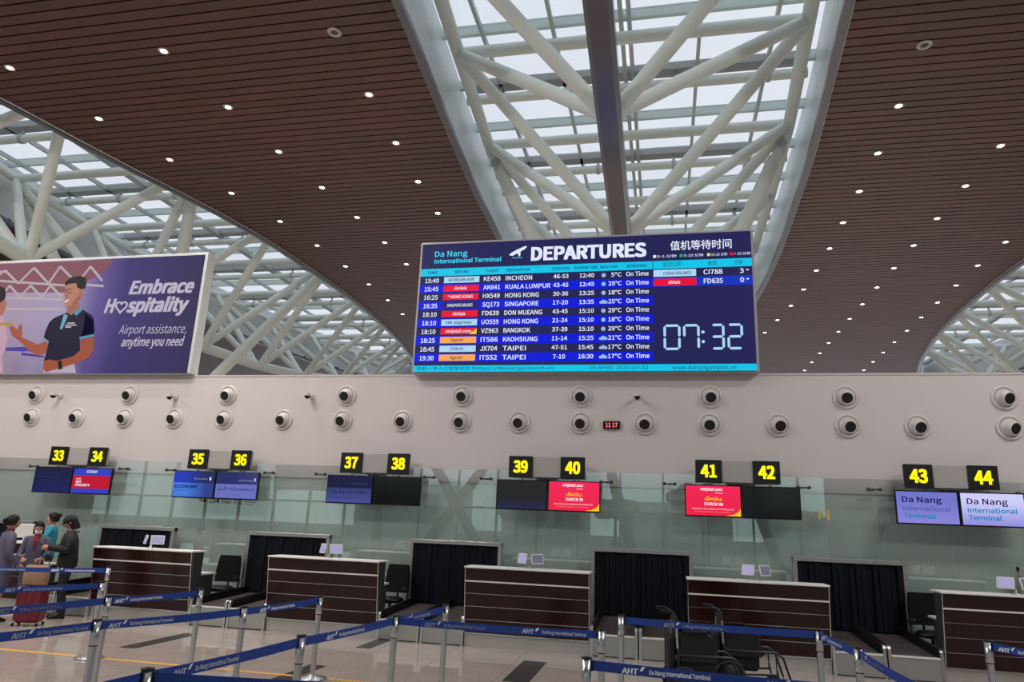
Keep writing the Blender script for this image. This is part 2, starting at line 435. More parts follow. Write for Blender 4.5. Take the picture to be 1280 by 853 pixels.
    if k == 1:
        bb = MB()
        yy = [ny[0]+.5*i for i in range(int((ny[-1]-ny[0])*2)+1)]
        for a, b in zip(yy, yy[1:]):
            za, zb_ = bz(a)-CZ, bz(b)-CZ
            def q(y, z): return [(bo+x_, y-20, z+z_) for x_, z_ in ((-.15, -.34), (.15, -.34), (.22, -.24), (.22, .05), (-.22, .05), (-.22, -.24))]
            vs = q(a, za)+q(b, zb_)
            bb.add(vs, [(i, (i+1) % 6, 6+(i+1) % 6, 6+i) for i in range(6)])
        bb.build('spine_cladding', mat('spine_metal', (128, 127, 130), .25, .35), tr, label='dark polished box cladding under the spine')

# ---------------------------------------------------------------- projection (only used to say in labels which light is which)
def px(x, y, z):
    d = Vector((x, y, z-CAMZ)); w = d.dot(fwd)
    return 640+890.74*d.dot(r2)/w, 426.5-890.74*d.dot(u2)/w
def seen(x, y, z):
    u, v = px(x, y, z)
    if not (2 < u < 1278 and 2 < v < 464): return False
    if 515 < u < 950 and v > 290: return False
    if u < 268 and v > 318: return False
    return True
# downlights
m_lamp = emat('lamp_disc', (255, 246, 225), 9)
m_ring = mat('lamp_ring', (190, 186, 180), .4)
rows_y = [10.72+2.03*i for i in range(16)]
colsdef = [('left bay', 'column beside left skylight', lambda y: -17.2+interp(WL, y)+1.45),
           ('left bay', 'middle column', lambda y: (-17.2+interp(WL, y)+1.45-.6-interp(WC, y)-1.5)/2),
           ('left bay', 'column beside central skylight', lambda y: -.6-interp(WC, y)-1.5),
           ('right bay', 'column beside central skylight', lambda y: -.6+interp(WC, y)+1.4),
           ('right bay', 'middle column', lambda y: 4.98+2.8+.0*y),
           ('right bay', 'column beside right skylight', lambda y: 10.35 if y < 25 else 10.35+(y-25)*.03)]
sp = bpy.data.lights.new('downlight', 'SPOT'); sp.energy = 420; sp.spot_size = math.radians(100); sp.spot_blend = .8; sp.shadow_soft_size = .08; sp.color = (1, .92, .82)
dl0 = None
for bay, coln, fx in colsdef:
    r = 0
    for i, y in enumerate(rows_y):
        x = fx(y)
        if not seen(x, y, CZ): continue
        if (coln.startswith('column beside central') and i == (0 if 'left' in bay else 1)): ring = True
        else: ring = False
        if ring:
            sk = thing('ceiling_speaker', 'round ceiling speaker ring near the top of the %s' % bay, 'speaker', (x, y, CZ))
            MB().lathe([(.07, .0), (.075, -.012), (.13, -.012), (.14, .0), (.14, .0)], n=20).build('ring', m_ring, sk)
            MB().lathe([(.0, -.002), (.07, -.002)], n=20).build('grille', mat('speaker_grille', (90, 80, 78), .6), sk)
            continue
        lbl = 'downlight, %s, %s, %s from the top' % (bay, coln, ORD[r]); r += 1
        if dl0 is None:
            dl0 = thing('downlight', lbl, 'ceiling light', (x, y, CZ), 0, 'ceiling downlights')
            MB().lathe([(.075, -.004), (.08, -.012), (.105, -.010), (.11, .0)], n=16).build('trim_ring', m_ring, dl0)
            MB().lathe([(.0, -.003), (.066, -.005)], n=16).build('lamp_disc', m_lamp, dl0)
        else: dup(dl0, (x, y, CZ), 0, lbl)
        l = bpy.data.objects.new('downlight_beam', sp); COL.objects.link(l); l.location = (x, y, CZ-.03)

# ---------------------------------------------------------------- bulkhead wall, grey backing wall
YW, YG = 13.17, 13.0
wb = MB().box(-30, 20, YW, YW+.9, 2.53, 4.60).build('wall_back', m_white); wb['kind'] = 'structure'
MB().box(-30, 20, YW-.012, YW+.92, 4.575, 4.61).build('coping', mat('coping', (196, 190, 186), .4), wb)
m_back = mat('backing_wall', (204, 212, 207), .6)
w2 = MB().box(-30, 20, YW+.02, YW+.4, 0, 2.53).build('wall_lower', m_back); w2['kind'] = 'structure'
# glass screen
gs = MB().box(-29.9, 19.9, YG-.01, YG+.03, 0, .05).build('wall_glass', m_steelb); gs['kind'] = 'structure'
pmesh = None
gx = [.113+1.1*i for i in range(-19, 14)]
for x in gx:
    if pmesh is None: pmesh = MB().box(.004, 1.096, -.006, .006, .05, 2.77).build('pane', m_screen, gs, (x, YG, 0)).data
    else: put('pane', pmesh, gs, (x, YG, 0))
clip = MB().tube((-.09, -.03, 0), (.09, -.03, 0), .012, n=8)
for s in (-1, 1): clip.tube((s*.09, -.05, 0), (s*.09, .0, 0), .028, n=10)
clip.tube((0, -.03, -.005), (0, .17, -.005), .012, n=8)
cm = None
for x in gx:
    if cm is None: cm = clip.build('spider_clip', m_dark, gs, (x, YG-.01, 2.60)).data
    else: put('spider_clip', cm, gs, (x, YG-.01, 2.60))
m_redf = mat('red_film', (205, 86, 88), .5)

# nozzles
m_noz = mat('nozzle_white', (206, 200, 196), .35); m_throat = mat('nozzle_throat', (10, 10, 11), .5)
def nozzle(label, x, z, yaw):
    t = thing('air_nozzle', label, 'air vent', (x, YW, z), 0, 'ball jet air nozzles on the white wall')
    MB().lathe([(.155, -.0), (.165, .028), (.19, .036), (.208, .026), (.215, 0)], ax=(0, -1, 0), n=28).build('flange', m_noz, t)
    ax = Vector((math.sin(yaw), -math.cos(yaw), -.28)).normalized()
    MB().lathe([(.158*math.cos(a), .098*math.sin(a)) for a in [PI/2*i/8 for i in range(9)]], ax=(0, -1, 0), n=28).build('ball', m_noz, t)
    MB().lathe([(.088, .05), (.094, .126), (.103, .13), (.110, .118), (.125, .05)], ax=ax, n=24).build('nozzle_rim', m_noz, t)
    MB().lathe([(.0, .122), (.092, .122)], ax=ax, n=24).build('throat', m_throat, t)
    return t
up_x = [-13.61, -11.23, -8.87, -6.21, -3.79, -1.49, .86, 3.13, 5.60]
lo_x = [-13.61, -12.45, -11.25, -10.05, -8.88, -7.54, -6.24, -4.98, -3.80, -2.65, -1.48, -.31, .83, 2.0, 3.13, 4.23, 5.62]
for i, x in enumerate(up_x): nozzle('white ball air nozzle, upper row, %s from the left' % ORD[i], x, 4.18, 0 if i < 8 else .3)
for i, x in enumerate(lo_x): nozzle('white ball air nozzle, lower row, %s from the left' % ORD[i], x, 3.68, -.05 if i < 13 else (.15 if i < 16 else .4))
# dome cameras
def cctv(label, x, z, kind=0):
    t = thing('security_camera', label, 'camera', (x, YW, z), 0)
    MB().bev(-.05, .05, -.04, 0, -.05, .05, .012).build('wall_plate', m_noz, t)
    MB().tube((0, -.03, 0), (0, -.2, 0), .028).tube((0, -.2, .03), (0, -.2, -.02), .058, n=16).build('arm', m_noz, t)
    MB().ball((0, -.2, -.03), .055, 16, (1, 1, .95)).build('dome', m_black, t)
cctv('bracketed dome camera beside the top left air nozzle', -12.97, 4.15)
cctv('pale dome camera above counters 35 and 36', -10.09, 4.13)
cctv('dome camera left of the nozzles above sign 37', -6.96, 4.16)
cctv('dome camera right of the wall clock, beneath the departures board', -.44, 4.17)
ck = thing('wall_clock', 'small black digital clock with red figures on the white wall', 'clock', (-.91, YW, 3.64))
MB().bev(-.155, .155, -.06, 0, -.065, .075, .008).build('case', m_black, ck)
text('11 17', -.11, .11, -.035, .075, -.063, emat('red_led', (255, 110, 120), 1.2), ck, .02)

# ---------------------------------------------------------------- number signs and screens
m_num = emat('yellow_number', (255, 235, 20), 1.15)
m_signbk = mat('sign_black', (20, 20, 22), .35)
def fade_mat(name, c0, c1, horiz=True, s=1.0, x0=0., x1=1.):
    m = bpy.data.materials.new(name); m.use_nodes = True; n = m.node_tree; b = n.nodes['Principled BSDF']
    b.inputs['Base Color'].default_value = (.01, .01, .012, 1); b.inputs['Roughness'].default_value = .2
    t = n.nodes.new('ShaderNodeTexCoord'); s_ = n.nodes.new('ShaderNodeSeparateXYZ'); r = n.nodes.new('ShaderNodeMapRange')
    r.inputs['From Min'].default_value = x0; r.inputs['From Max'].default_value = x1
    mx = n.nodes.new('ShaderNodeMix'); mx.data_type = 'RGBA'; mx.inputs[6].default_value = (*L(c0), 1); mx.inputs[7].default_value = (*L(c1), 1)
    n.links.new(t.outputs['Object'], s_.inputs[0]); n.links.new(s_.outputs['X' if horiz else 'Z'], r.inputs['Value']); n.links.new(r.outputs[0], mx.inputs[0])
    n.links.new(mx.outputs[2], b.inputs['Emission Color']); b.inputs['Emission Strength'].default_value = s; MATS[name] = m; return m
e_white = emat('screen_white', (235, 238, 250), 1); e_yel = emat('screen_yellow', (250, 200, 30), 1); e_navyt = emat('screen_navy_text', (20, 24, 80), 1)
e_cyan = emat('screen_cyan_text', (20, 130, 190), 1)
nums = [(33, 34), (35, 36), (37, 38), (39, 40), (41, 42), (43, 44)]
def rect(m, x0, x1, z0, z1, y, parent, name='colour_field', th=.001): return MB().box(x0, x1, y-th, y, z0, z1).build(name, m, parent)
TVW, TVH = .925, .53
def tv(label, x, content, n):
    t = thing('check_in_screen', label, 'screen', (x, 12.80, 2.06), 0)
    MB().bev(0, TVW, -.03, .03, 0, TVH, .008).build('casing', m_black, t)
    MB().box(.3, .62, .03, .08, .12, .4).tube((.46, .05, .4), (.46, .05, .55), .02, n=8).build('bracket', m_dark, t)
    x0, x1, z0, z1, y = .018, TVW-.018, .022, TVH-.018, -.0315
    def base(m): MB().box(x0, x1, -.0325, -.03, z0, z1).build('display', m, t)
    y = -.034
    if content == 'off': base(mat('dead_display', (14, 13, 14), .12))
    elif content == 'offblue': base(fade_mat('dim_display', (24, 24, 70), (18, 16, 18), False, 1, .03, .2))
    elif content == 'navy':
        base(fade_mat('navy_display', (18, 22, 88), (10, 14, 52), False, 1, 0, .5))
        for k, zz in enumerate((.38, .31, .24)): text('CHECK-IN COUNTER'[:16-3*k], .12, .6-.08*k, zz, .03, y, emat('faint_text', (40, 48, 110), 1), t)
    elif content == 'sky':
        base(emat('sky_blue', (52, 62, 190), 1)); rect(emat('sky_red', (190, 12, 46), 1), x0, x1, .11, .37, y+.001, t)
        text('ECONOMY', .32, .58, .425, .05, y, e_white, t, .01); text('LANE', .1, .22, .29, .03, y, e_white, t, .01)
        text('SKY', .1, .24, .22, .045, y, e_white, t, .02); text('PRIORITY', .1, .45, .155, .045, y, e_white, t, .02)
    elif content == 'eco':
        base(fade_mat('eco_display', (62, 118, 215), (30, 52, 130), True, 1, .3, .75)); rect(fade_mat('eco_top', (18, 44, 180), (16, 24, 84), True, 1, .2, .7), x0, x1, .29, z1, y+.001, t)
        text('Vietnam Airlines', .45, .76, .36, .03, y, emat('dim_text', (180, 190, 225), 1), t); MB().ball((.82, y, .38), .03, 10, (.6, .05, 1.2)).build('lotus_mark', e_white, t)
        text('ECONOMY', .06, .56, .19, .06, y, e_navyt, t, .02); text('CLASS CHECK-IN', .06, .34, .13, .025, y, e_navyt, t)
    elif content == 'bag':
        base(emat('bag_display', (104, 110, 186), 1)); rect(fade_mat('bag_top', (16, 26, 96), (50, 50, 110), True, 1, .4, .9), x0, x1, .29, z1, y+.001, t)
        text('Vietnam Airlines', .5, .8, .35, .03, y, emat('dim_text', (180, 190, 225), 1), t); MB().ball((.85, y, .38), .03, 10, (.6, .05, 1.2)).build('lotus_mark', emat('dim_text', (180, 190, 225), 1), t)
        text('QUẦY GỬI HÀNH LÝ', .06, .86, .17, .055, y, e_navyt, t, .015)
    elif content == 'prio':
        base(fade_mat('prio_display', (66, 74, 150), (44, 48, 100), False, 1, 0, .3)); rect(emat('prio_top', (22, 24, 62), 1), x0, x1, .29, z1, y+.001, t)
        text('Vietnam Airlines', .5, .82, .36, .03, y, emat('dim_text2', (90, 92, 140), 1), t)
        text('QUẦY ƯU TIÊN', .1, .8, .18, .055, y, emat('dark_text', (30, 34, 84), 1), t, .015); text('PRIORITY CHECK-IN', .06, .64, .09, .035, y, emat('dark_text', (30, 34, 84), 1), t)
    elif content == 'red':
        base(fade_mat('red_display', (232, 16, 62), (240, 20, 80), False, 1, 0, .5))
        text('vietjetair.com', .26, .62, .435, .045, y, e_white, t, .02, .25); text('Thailand', .5, .62, .385, .022, y, e_white, t, 0, .2)
        text('เช็คอิน', .33, .60, .27, .062, y, e_yel, t, .02); text('CHECK IN', .32, .62, .19, .045, y, e_white, t, .02)
        text('Please have your passport and booking ready', .12, .8, .12, .022, y, e_white, t); text('at the check-in counter', .16, .74, .075, .02, y, emat('pink_text', (250, 150, 160), 1), t)
        MB().poly([(.66, z0), (x1, z0), (x1, .15), (.86, .085), (.78, .045)], y, y+.001).build('yellow_corner', e_yel, t)
    elif content in ('dan1', 'dan2'):
        base(fade_mat(content+'_display', (138, 132, 214), (112, 116, 200) if content == 'dan1' else (205, 205, 248), False, 1, 0, .4))
        text('Da Nang', .1, .68, .345, .085, y, e_navyt, t, .012)
        text('International', .1, .80, .215, .07, y, emat('faded_text', (86, 98, 172), 1) if content == 'dan1' else e_cyan, t, .015); text('Terminal', .1, .57, .1, .07, y, e_cyan, t, .02)
conts = [('navy', 'sky'), ('eco', 'bag'), ('prio', 'off'), ('offblue', 'red'), ('red', 'off'), ('dan1', 'dan2')]
desc = ['dark navy screen, leftmost of the hanging screens', 'red and blue screen reading SKY PRIORITY', 'bright blue screen reading ECONOMY above the red glass lettering', 'lilac-blue baggage drop screen right of the ECONOMY screen', 'dim indigo screen to the left of a switched-off one', 'switched-off black screen beside the dim indigo screen', 'black screen with faint blue glow left of a red screen', 'red check-in screen with a dark screen on its left', 'red check-in screen with a dark screen on its right', 'switched-off black screen nearest the yellow glass stickers', 'dimmer lavender screen reading Da Nang International Terminal', 'brighter lavender screen reading Da Nang International Terminal']
for k, (a, b) in enumerate(nums):
    sx = -12.64+3.3*k
    t = thing('counter_number_sign', 'grey hanging board, %s, with yellow numbers %d and %d' % (['leftmost of six', 'second from the left', 'third from the left', 'fourth from the left', 'fifth from the left', 'rightmost of six'][k], a, b), 'sign', (sx, 12.89, 2.645), 0, 'counter number boards')
    MB().bev(0, 1.37, 0, .07, 0, .365, .006).build('board', m_grey, t)
    MB().tube((.685, .035, 0), (.685, .035, -.04), .02, n=8).box(.5, .87, .0, .05, -.03, -.005).build('hanger_bar', m_dark, t)
    MB().tube((.3, .07, .05), (.3, .28, .05), .018, n=8).tube((1.07, .07, .05), (1.07, .28, .05), .018, n=8).build('wall_arm', m_dark, t)
    for num, x0 in ((a, -.01), (b, .94)):
        pl = MB().bev(x0, x0+.44, -.028, -.002, -.01, .375, .006).build('number_plate', m_signbk, t)
        text(str(num), x0+.085, x0+.355, .085, .2, -.03, m_num, pl, .03)
    for j in (0, 1):
        c = conts[k][j]
        tv(desc[2*k+j], -12.84+3.3*k+j*.94, c, 0)
# little marks on the glass
gm = thing('glass_sticker', 'two short yellow stickers on the glass right of screen 42', 'sticker', (2.53, YG-.012, 2.08))
for x in (0, .13): MB().box(x, x+.03, 0, .002, 0, .17).build('yellow_strip', mat('yellow_strip', (220, 190, 60), .5), gm)
gr = thing('window_lettering', 'red lettering on the glass screen under screens 35 and 36', 'lettering', (-9.05, YG-.012, 1.98))
text('NƠI CHỜ THỦ TỤC', 0, .95, 0, .1, 0, m_redf, gr, .01)
MB().lathe([(.07, .0), (.085, .0)], ax=(0, -1, 0), o=(1.12, -.001, .05), n=20).box(1.0, 1.24, -.002, -.001, .04, .06).build('round_emblem', mat('pale_film', (170, 180, 190), .5), gr)

# ---------------------------------------------------------------- portals with curtains, conveyors, counters
m_curt = mat('curtain_strip', (8, 12, 24), .6, spec=.2, noise=.25, nscale=2)
m_wood = mat('dark_brown_laminate', (40, 20, 19), .16, spec=.3, noise=.1, nscale=1.5)
m_edge = mat('white_edge', (225, 222, 218), .35)
m_plinth = mat('plinth_steel', (190, 184, 178), .35, .5, noise=.2, nscale=2.5)
m_side = mat('counter_side', (56, 58, 60), .45)
m_desk = mat('desk_white', (214, 212, 208), .35)
names_c = {-1: 'mostly hidden behind the uniformed women', 0: 'nearest the travellers, beside the back belt post', 1: 'left of centre, second fully seen', 2: 'in the middle of the photo', 3: 'behind the wheelchairs', 4: 'cut by the right edge of the photo'}
def portal(k):
    x0 = -11.16+3.3*k+.02; w = 1.72; y = YG-.13
    t = thing('baggage_portal', 'baggage opening with black strip curtain, %s' % PN[k], 'baggage opening', (x0, y, .0))
    MB().bev(0, .07, 0, .1, .0, 1.48, .006).build('jamb', m_steelb, t); MB().bev(w-.07, w, 0, .1, .0, 1.48, .006).build('jamb', m_steelb, t)
    MB().bev(-.0, w, -.005, .105, 1.41, 1.48, .006).build('head', m_steelb, t)
    MB().box(.07, w-.07, .08, .1, .02, 1.41).build('back_flap', m_black, t)
    n = 18; sw = (w-.14)/n
    for i in range(n):
        xa = .07+i*sw; dy = .02*math.sin(i*1.7)+.03; d2 = dy+.015*math.sin(i*2.9+k)
        z0 = .40+.01*math.sin(i*3.1)
        MB().hexa([(xa+.004, d2, z0), (xa+sw-.004, d2+.012, z0), (xa+sw-.004, d2+.018, z0), (xa+.004, d2+.006, z0), (xa+.004, dy, 1.41), (xa+sw-.004, dy+.012, 1.41), (xa+sw-.004, dy+.018, 1.41), (xa+.004, dy+.006, 1.41)]).build('curtain_strip', m_curt, t)
PN = {-1: 'leftmost, behind the uniformed staff', 0: 'left of counter chairs under screens 33 and 34', 1: 'behind the second counter', 2: 'left of the middle counter', 3: 'between middle counter and wheelchairs', 4: 'below the yellow glass stickers', 5: 'at the right edge of the photo'}
for k in range(-1, 6): portal(k)
def counter(k):
    x0 = -9.577+3.3*k; w = 1.90
    t = thing('check_in_counter', 'dark brown check-in counter, %s' % names_c[k], 'counter', (x0, 11.03, 0), 0, 'check-in counters')
    yb, yt = .127, 0.0   # front face leans out to the top
    def yf(z): return yb+(yt-yb)*(z-.2)/(1.15-.2)
    zz = [.20, .388, .580, .765, .945, 1.13]
    for i in range(5):
        a, b = zz[i]+.006, zz[i+1]-(.006 if i != 3 else .012)
        if i == 4: a += .006
        MB().hexa([(.012, yf(a), a), (w-.012, yf(a), a), (w-.012, yf(a)+.03, a), (.012, yf(a)+.03, a), (.012, yf(b), b), (w-.012, yf(b), b), (w-.012, yf(b)+.03, b), (.012, yf(b)+.03, b)]).build('front_panel', m_wood, t)
    for i in range(1, 5):
        h = .0035 if i != 4 else .010; z = zz[i]
        MB().box(.006, w-.006, yf(z)+.0 if i != 4 else yf(z)-.012, yf(z)+.03, z-h, z+h).build('trim_strip', m_edge if i == 4 else m_steel, t)
    c = MB()
    c.hexa([(.02, yb+.035, .2), (w-.02, yb+.035, .2), (w-.02, .36, .2), (.02, .36, .2), (.02, .035, 1.13), (w-.02, .035, 1.13), (w-.02, .36, 1.13), (.02, .36, 1.13)])
    c.build('carcass', m_side, t)
    for x in (0, w-.012):
        MB().hexa([(x, yb-.004, .2), (x+.012, yb-.004, .2), (x+.012, yb+.05, .2), (x, yb+.05, .2), (x, -.004, 1.13), (x+.012, -.004, 1.13), (x+.012, .05, 1.13), (x, .05, 1.13)]).build('edge_strip', m_steel, t)
    MB().bev(-.01, w+.01, -.02, .40, 1.135, 1.162, .006).build('countertop', m_edge, t)
    MB().box(.0, w, .17, .36, 0, .2).build('plinth', m_plinth, t)
    MB().box(.0, w, .14, .18, .185, .2).build('plinth_lip', m_steel, t)
    # staff side
    MB().box(.15, w-.22, .40, 1.10, .73, .76).build('desktop', m_desk, t)
    for x in (.2, w-.30): MB().box(x, x+.06, .36, 1.05, .0, .73).build('pedestal', m_side, t)
for k in range(-1, 5): counter(k)
# conveyors
def conveyor(k, j):
    xg = -9.577+3.3*k+1.90+.004; w = .69; x0 = xg+j*.702
    lab = '%s of the two baggage lanes %s' % (('left', 'right')[j], {-1: 'left of the counter by the waiting people', 0: 'between the first and second counters', 1: 'between the second and middle counters', 2: 'between middle counter and wheelchair counter', 3: 'right of the wheelchair counter'}[k])
    t = thing('baggage_conveyor', lab, 'conveyor', (x0, 11.15, 0), 0, 'baggage conveyors')
    MB().box(.045, w-.045, .012, .03, .015, .285).build('front_panel', m_steelb, t)
    MB().box(.04, w-.04, .0, .05, .285, .305).build('white_edge', m_edge, t)
    MB().box(.03, w-.03, .03, 1.70, .0, .25).build('housing', m_dark, t)
    MB().hexa([(.05, .05, .25), (w-.05, .05, .25), (w-.05, 1.70, .3), (.05, 1.70, .3), (.05, .05, .30), (w-.05, .05, .30), (w-.05, 1.70, .38), (.05, 1.70, .38)]).build('rubber_belt', m_rubber, t)
    for x in (0.004, w-.044):
        p = MB().box(x, x+.04, 0, .045, 0, .36)
        vs = []
        for i in range(7):
            a = PI/2*i/6; vs += [(x, .06-.06*math.cos(a), .36+.06*math.sin(a)), (x+.04, .06-.06*math.cos(a), .36+.06*math.sin(a))]
        n = len(vs); vs += [(x, .06, .36), (x+.04, .06, .36)]
        p.add(vs, [(2*i, 2*i+1, 2*i+3, 2*i+2) for i in range(6)]+[(2*i, 2*i+2, n) for i in range(6)]+[(2*i+3, 2*i+1, n+1) for i in range(6)])
        p.build('end_post', m_steel, t)
        MB().hexa([(x, .06, .25), (x+.035, .06, .25), (x+.035, 1.70, .3), (x, 1.70, .3), (x, .06, .415), (x+.035, .06, .415), (x+.035, 1.70, .50), (x, 1.70, .50)]).build('side_guard', m_black, t)
for k in range(-1, 4):
    for j in (0, 1): conveyor(k, j)
# tablets
def tablets(k):
    x = -9.577+3.3*k+.97
    t = thing('customer_display', 'two small tablets on the counter %s' % names_c[k], 'tablet', (x, 11.2, 1.165), 0, 'tablet pairs on the counters')
    MB().lathe([(.06, 0), (.06, .01), (.02, .015), (.016, .07)], n=14).build('stand', m_alu, t)
    for s in (-1, 1):
        tb = bpy.data.objects.new('tablet', None)
        R3 = Matrix.Translation((s*.115, 0, .14)) @ Matrix.Rotation(s*.75, 4, 'Z') @ Matrix.Rotation(-.2, 4, 'X')
        me = MB().bev(-.11, .11, -.008, .008, -.075, .075, .006)
        me.v = [tuple(R3 @ Vector(v)) for v in me.v]; f = me.build('tablet_frame', m_desk, t)
        me = MB().box(-.092, .092, -.0095, -.0075, -.06, .06); me.v = [tuple(R3 @ Vector(v)) for v in me.v]
        me.build('tablet_display', emat('lilac_display', (170, 165, 205), .9) if (s < 0 or k in (0, 1)) else emat('grey_display', (120, 118, 140), .7), f)
for k in range(0, 5): tablets(k)
# monitor at the far left counter
mo = thing('desk_monitor', 'white monitor back on the far left counter', 'monitor', (-11.25, 11.25, 1.165), .3)
MB().lathe([(.09, 0), (.09, .01), (.02, .02), (.02, .1)], n=14).build('stand', m_alu, mo)
MB().bev(-.22, .22, -.015, .02, .06, .30, .01).build('housing', m_desk, mo)
# office chairs
def office_chair(lab, x, y, rz):
    t = thing('office_chair', lab, 'chair', (x, y, 0), rz, 'black staff chairs')
    MB().lathe([(.0, .50), (.18, .50), (.24, .47), (.245, .43), (.2, .41), (.0, .41)], n=20).build('seat', m_black, t)
    b = MB()
    pts = []
    for i in range(9):
        z = .56+.47*i/8; wv = .235-.02*(i/8)**3*2; d = .21+.05*(i/8); pts.append((0, d, z, wv, .035))
    b.loft(pts, 16, p=5).build('backrest', mat('mesh_black', (11, 11, 13), .8, spec=.2), t)
    MB().path([(0, .1, .43), (0, .28, .45), (0, .29, .62)], .02).build('back_bar', m_dark, t)
    for s in (-1, 1): MB().path([(s*.25, .12, .45), (s*.28, .12, .63), (s*.28, -.1, .66)], .018).build('armrest', m_dark, t)
    MB().tube((0, 0, .12), (0, 0, .42), .03).build('gas_lift', m_steel, t)
    for i in range(5):
        a = 2*PI*i/5; l = MB().tube((0, 0, .12), (.27*math.cos(a), .27*math.sin(a), .08), .022, .015, 8).build('base_leg', m_steel, t)
        MB().tube((.27*math.cos(a)-.02, .27*math.sin(a), .03), (.27*math.cos(a)+.02, .27*math.sin(a), .03), .03, n=10).build('caster', m_black, l)
for (x, y, lab, rz) in [(-7.98, 12.46, 'black mesh staff chair right of the leftmost full counter', .15), (-4.68, 12.46, 'black mesh staff chair between second counter and its right portal', -.1), (3.93, 12.50, 'black mesh staff chair left of the rightmost counter', .1)]:
    office_chair(lab, x, y, rz)

# ---------------------------------------------------------------- departures board
YB = 12.92
bd = thing('departures_board', 'large LED departures board reading DEPARTURES with a 07:32 clock', 'display board', (0, YB, 0))
m_bframe = mat('board_frame', (176, 172, 176), .4)
X0, X1, Z0, Z1 = -4.74, 1.65, 4.61, 7.27
MB().bev(X0-.05, X1+.05, .02, .30, Z0-.02, Z1+.05, .015).build('housing', m_bframe, bd)
sc = MB().box(X0, X1, .0, .019, Z0, Z1).build('screen', emat('led_navy', (32, 32, 84), 1), bd)
LB = emat('led_blue', (4, 22, 214), 1); LC = emat('led_cyan', (8, 196, 232), 1); LW = emat('led_white', (226, 232, 250), 1); LR_ = emat('led_red', (232, 8, 50), 1)
LI = emat('led_ice', (170, 214, 244), 1); LO = emat('led_orange', (250, 166, 78), 1); LD = emat('led_ink', (20, 40, 90), 1); LG = emat('led_green', (40, 170, 90), 1); LY = emat('led_lime', (220, 230, 90), 1)
DIV = -.137
rect(LC, X0, X1, 6.575, 6.735, -.001, bd, 'header_band'); rect(LC, X0, X1, Z0, 4.735, -.001, bd, 'footer_band')
rect(emat('led_navy', (32, 32, 84), 1), DIV-.006, DIV+.006, 4.735, 6.735, -.003, bd, 'divider')
TY = -.006
text('Da Nang', -4.47, -3.78, 6.99, .115, TY, emat('led_cyan2', (70, 205, 235), 1), bd, .012)
text('International Terminal', -4.47, -3.08, 6.85, .085, TY, emat('led_cyan2', (70, 205, 235), 1), bd, .02)
text('DEPARTURES', -2.485, -.254, 6.845, .26, TY, LW, bd, .03)
MB().poly([(-2.93, 6.97), (-2.86, 6.95), (-2.62, 7.08), (-2.57, 7.13), (-2.60, 7.15), (-2.68, 7.12), (-2.88, 7.02)], TY, TY+.002).poly([(-2.80, 7.07), (-2.76, 7.085), (-2.66, 7.11), (-2.70, 7.06)], TY, TY+.002).poly([(-2.76, 7.0), (-2.70, 7.04), (-2.70, 6.95), (-2.72, 6.93)], TY, TY+.002).build('plane_symbol', LW, bd)
rect(emat('led_teal', (40, 150, 180), 1), -2.86, -2.66, 6.895, 6.92, TY, bd, 'runway_bar')
text('值机等待时间', .19, 1.305, 6.955, .150, TY, LW, bd, .006)
for i, (c, s_, xa) in enumerate([(LW, '0-5 分钟', -.13), (LG, '5-10 分钟', .36), (LY, '10-20 分钟', .86), (LR_, '> 20 分钟', 1.27)]):
    rect(c, xa, xa+.055, 6.80, 6.855, TY, bd, 'legend_square'); text(s_, xa+.075, xa+(.43 if i < 2 else .36), 6.80, .05, TY, LW, bd, align='fit') if xa < 1.2 else text(s_, 1.345, 1.63, 6.80, .05, TY, LW, bd)
for s_, a, b in [('TIME', -4.6, -4.38), ('AIRLINE', -4.03, -3.74), ('FLIGHT', -3.37, -3.12), ('DESTINATION', -2.97, -2.5), ('COUNTERS', -2.06, -1.72), ('BOARDING TIME', -1.62, -1.18), ('WEATHER', -1.13, -.8), ('REMARKS', -.62, -.25)]:
    text(s_, a, b, 6.625, .055, TY, LD, bd, .01)
for s_, a, b in [('航空公司', .05, .38), ('航班', .87, 1.03), ('分钟', 1.33, 1.48)]: text(s_, a, b, 6.62, .075, TY, LD, bd)
text('亚航一号人工智慧状态', -4.68, -3.6, 4.645, .06, TY, LD, bd); text('|https://danangairport.vn', -3.56, -1.98, 4.645, .06, TY, LD, bd)
text('03 APRIL 2025 |07:32', -1.30, -.24, 4.645, .06, TY, LD, bd); text('www.danangairport.vn', .19, 1.30, 4.635, .075, TY, LD, bd)
rowsd = [('15:40', 'KE458', 'INCHEON', '46-53', '12:40', '5°C', 'w', 'KOREAN AIR', 's'), ('15:45', 'AK641', 'KUALA LUMPUR', '43-45', '12:45', '25°C', 'r', 'AirAsia', 's'),
         ('16:25', 'HX549', 'HONG KONG', '30-36', '13:25', '18°C', 'r', '* HONG KONG', 's'), ('16:35', 'SQ173', 'SINGAPORE', '17-20', '13:35', '25°C', 'n', 'SINGAPORE AIRLINES', 'c'),
         ('18:10', 'FD639', 'DON MUEANG', '43-45', '15:10', '29°C', 'r', 'AirAsia', 's'), ('18:10', 'UO559', 'HONG KONG', '21-24', '15:10', '18°C', 'w', 'HK express', 's'),
         ('18:10', 'VZ963', 'BANGKOK', '37-39', '15:10', '29°C', 'v', 'vietjetair.com', 's'), ('18:25', 'IT586', 'KAOHSIUNG', '11-14', '15:25', '21°C', 'o', 'tigerair', 'c'),
         ('18:45', 'JX704', 'TAIPEI', '47-51', '15:45', '17°C', 'w', 'STARLUX', 'c'), ('19:30', 'IT552', 'TAIPEI', '7-10', '16:30', '17°C', 'o', 'tigerair', 'c')]
RH = (6.575-4.80)/10
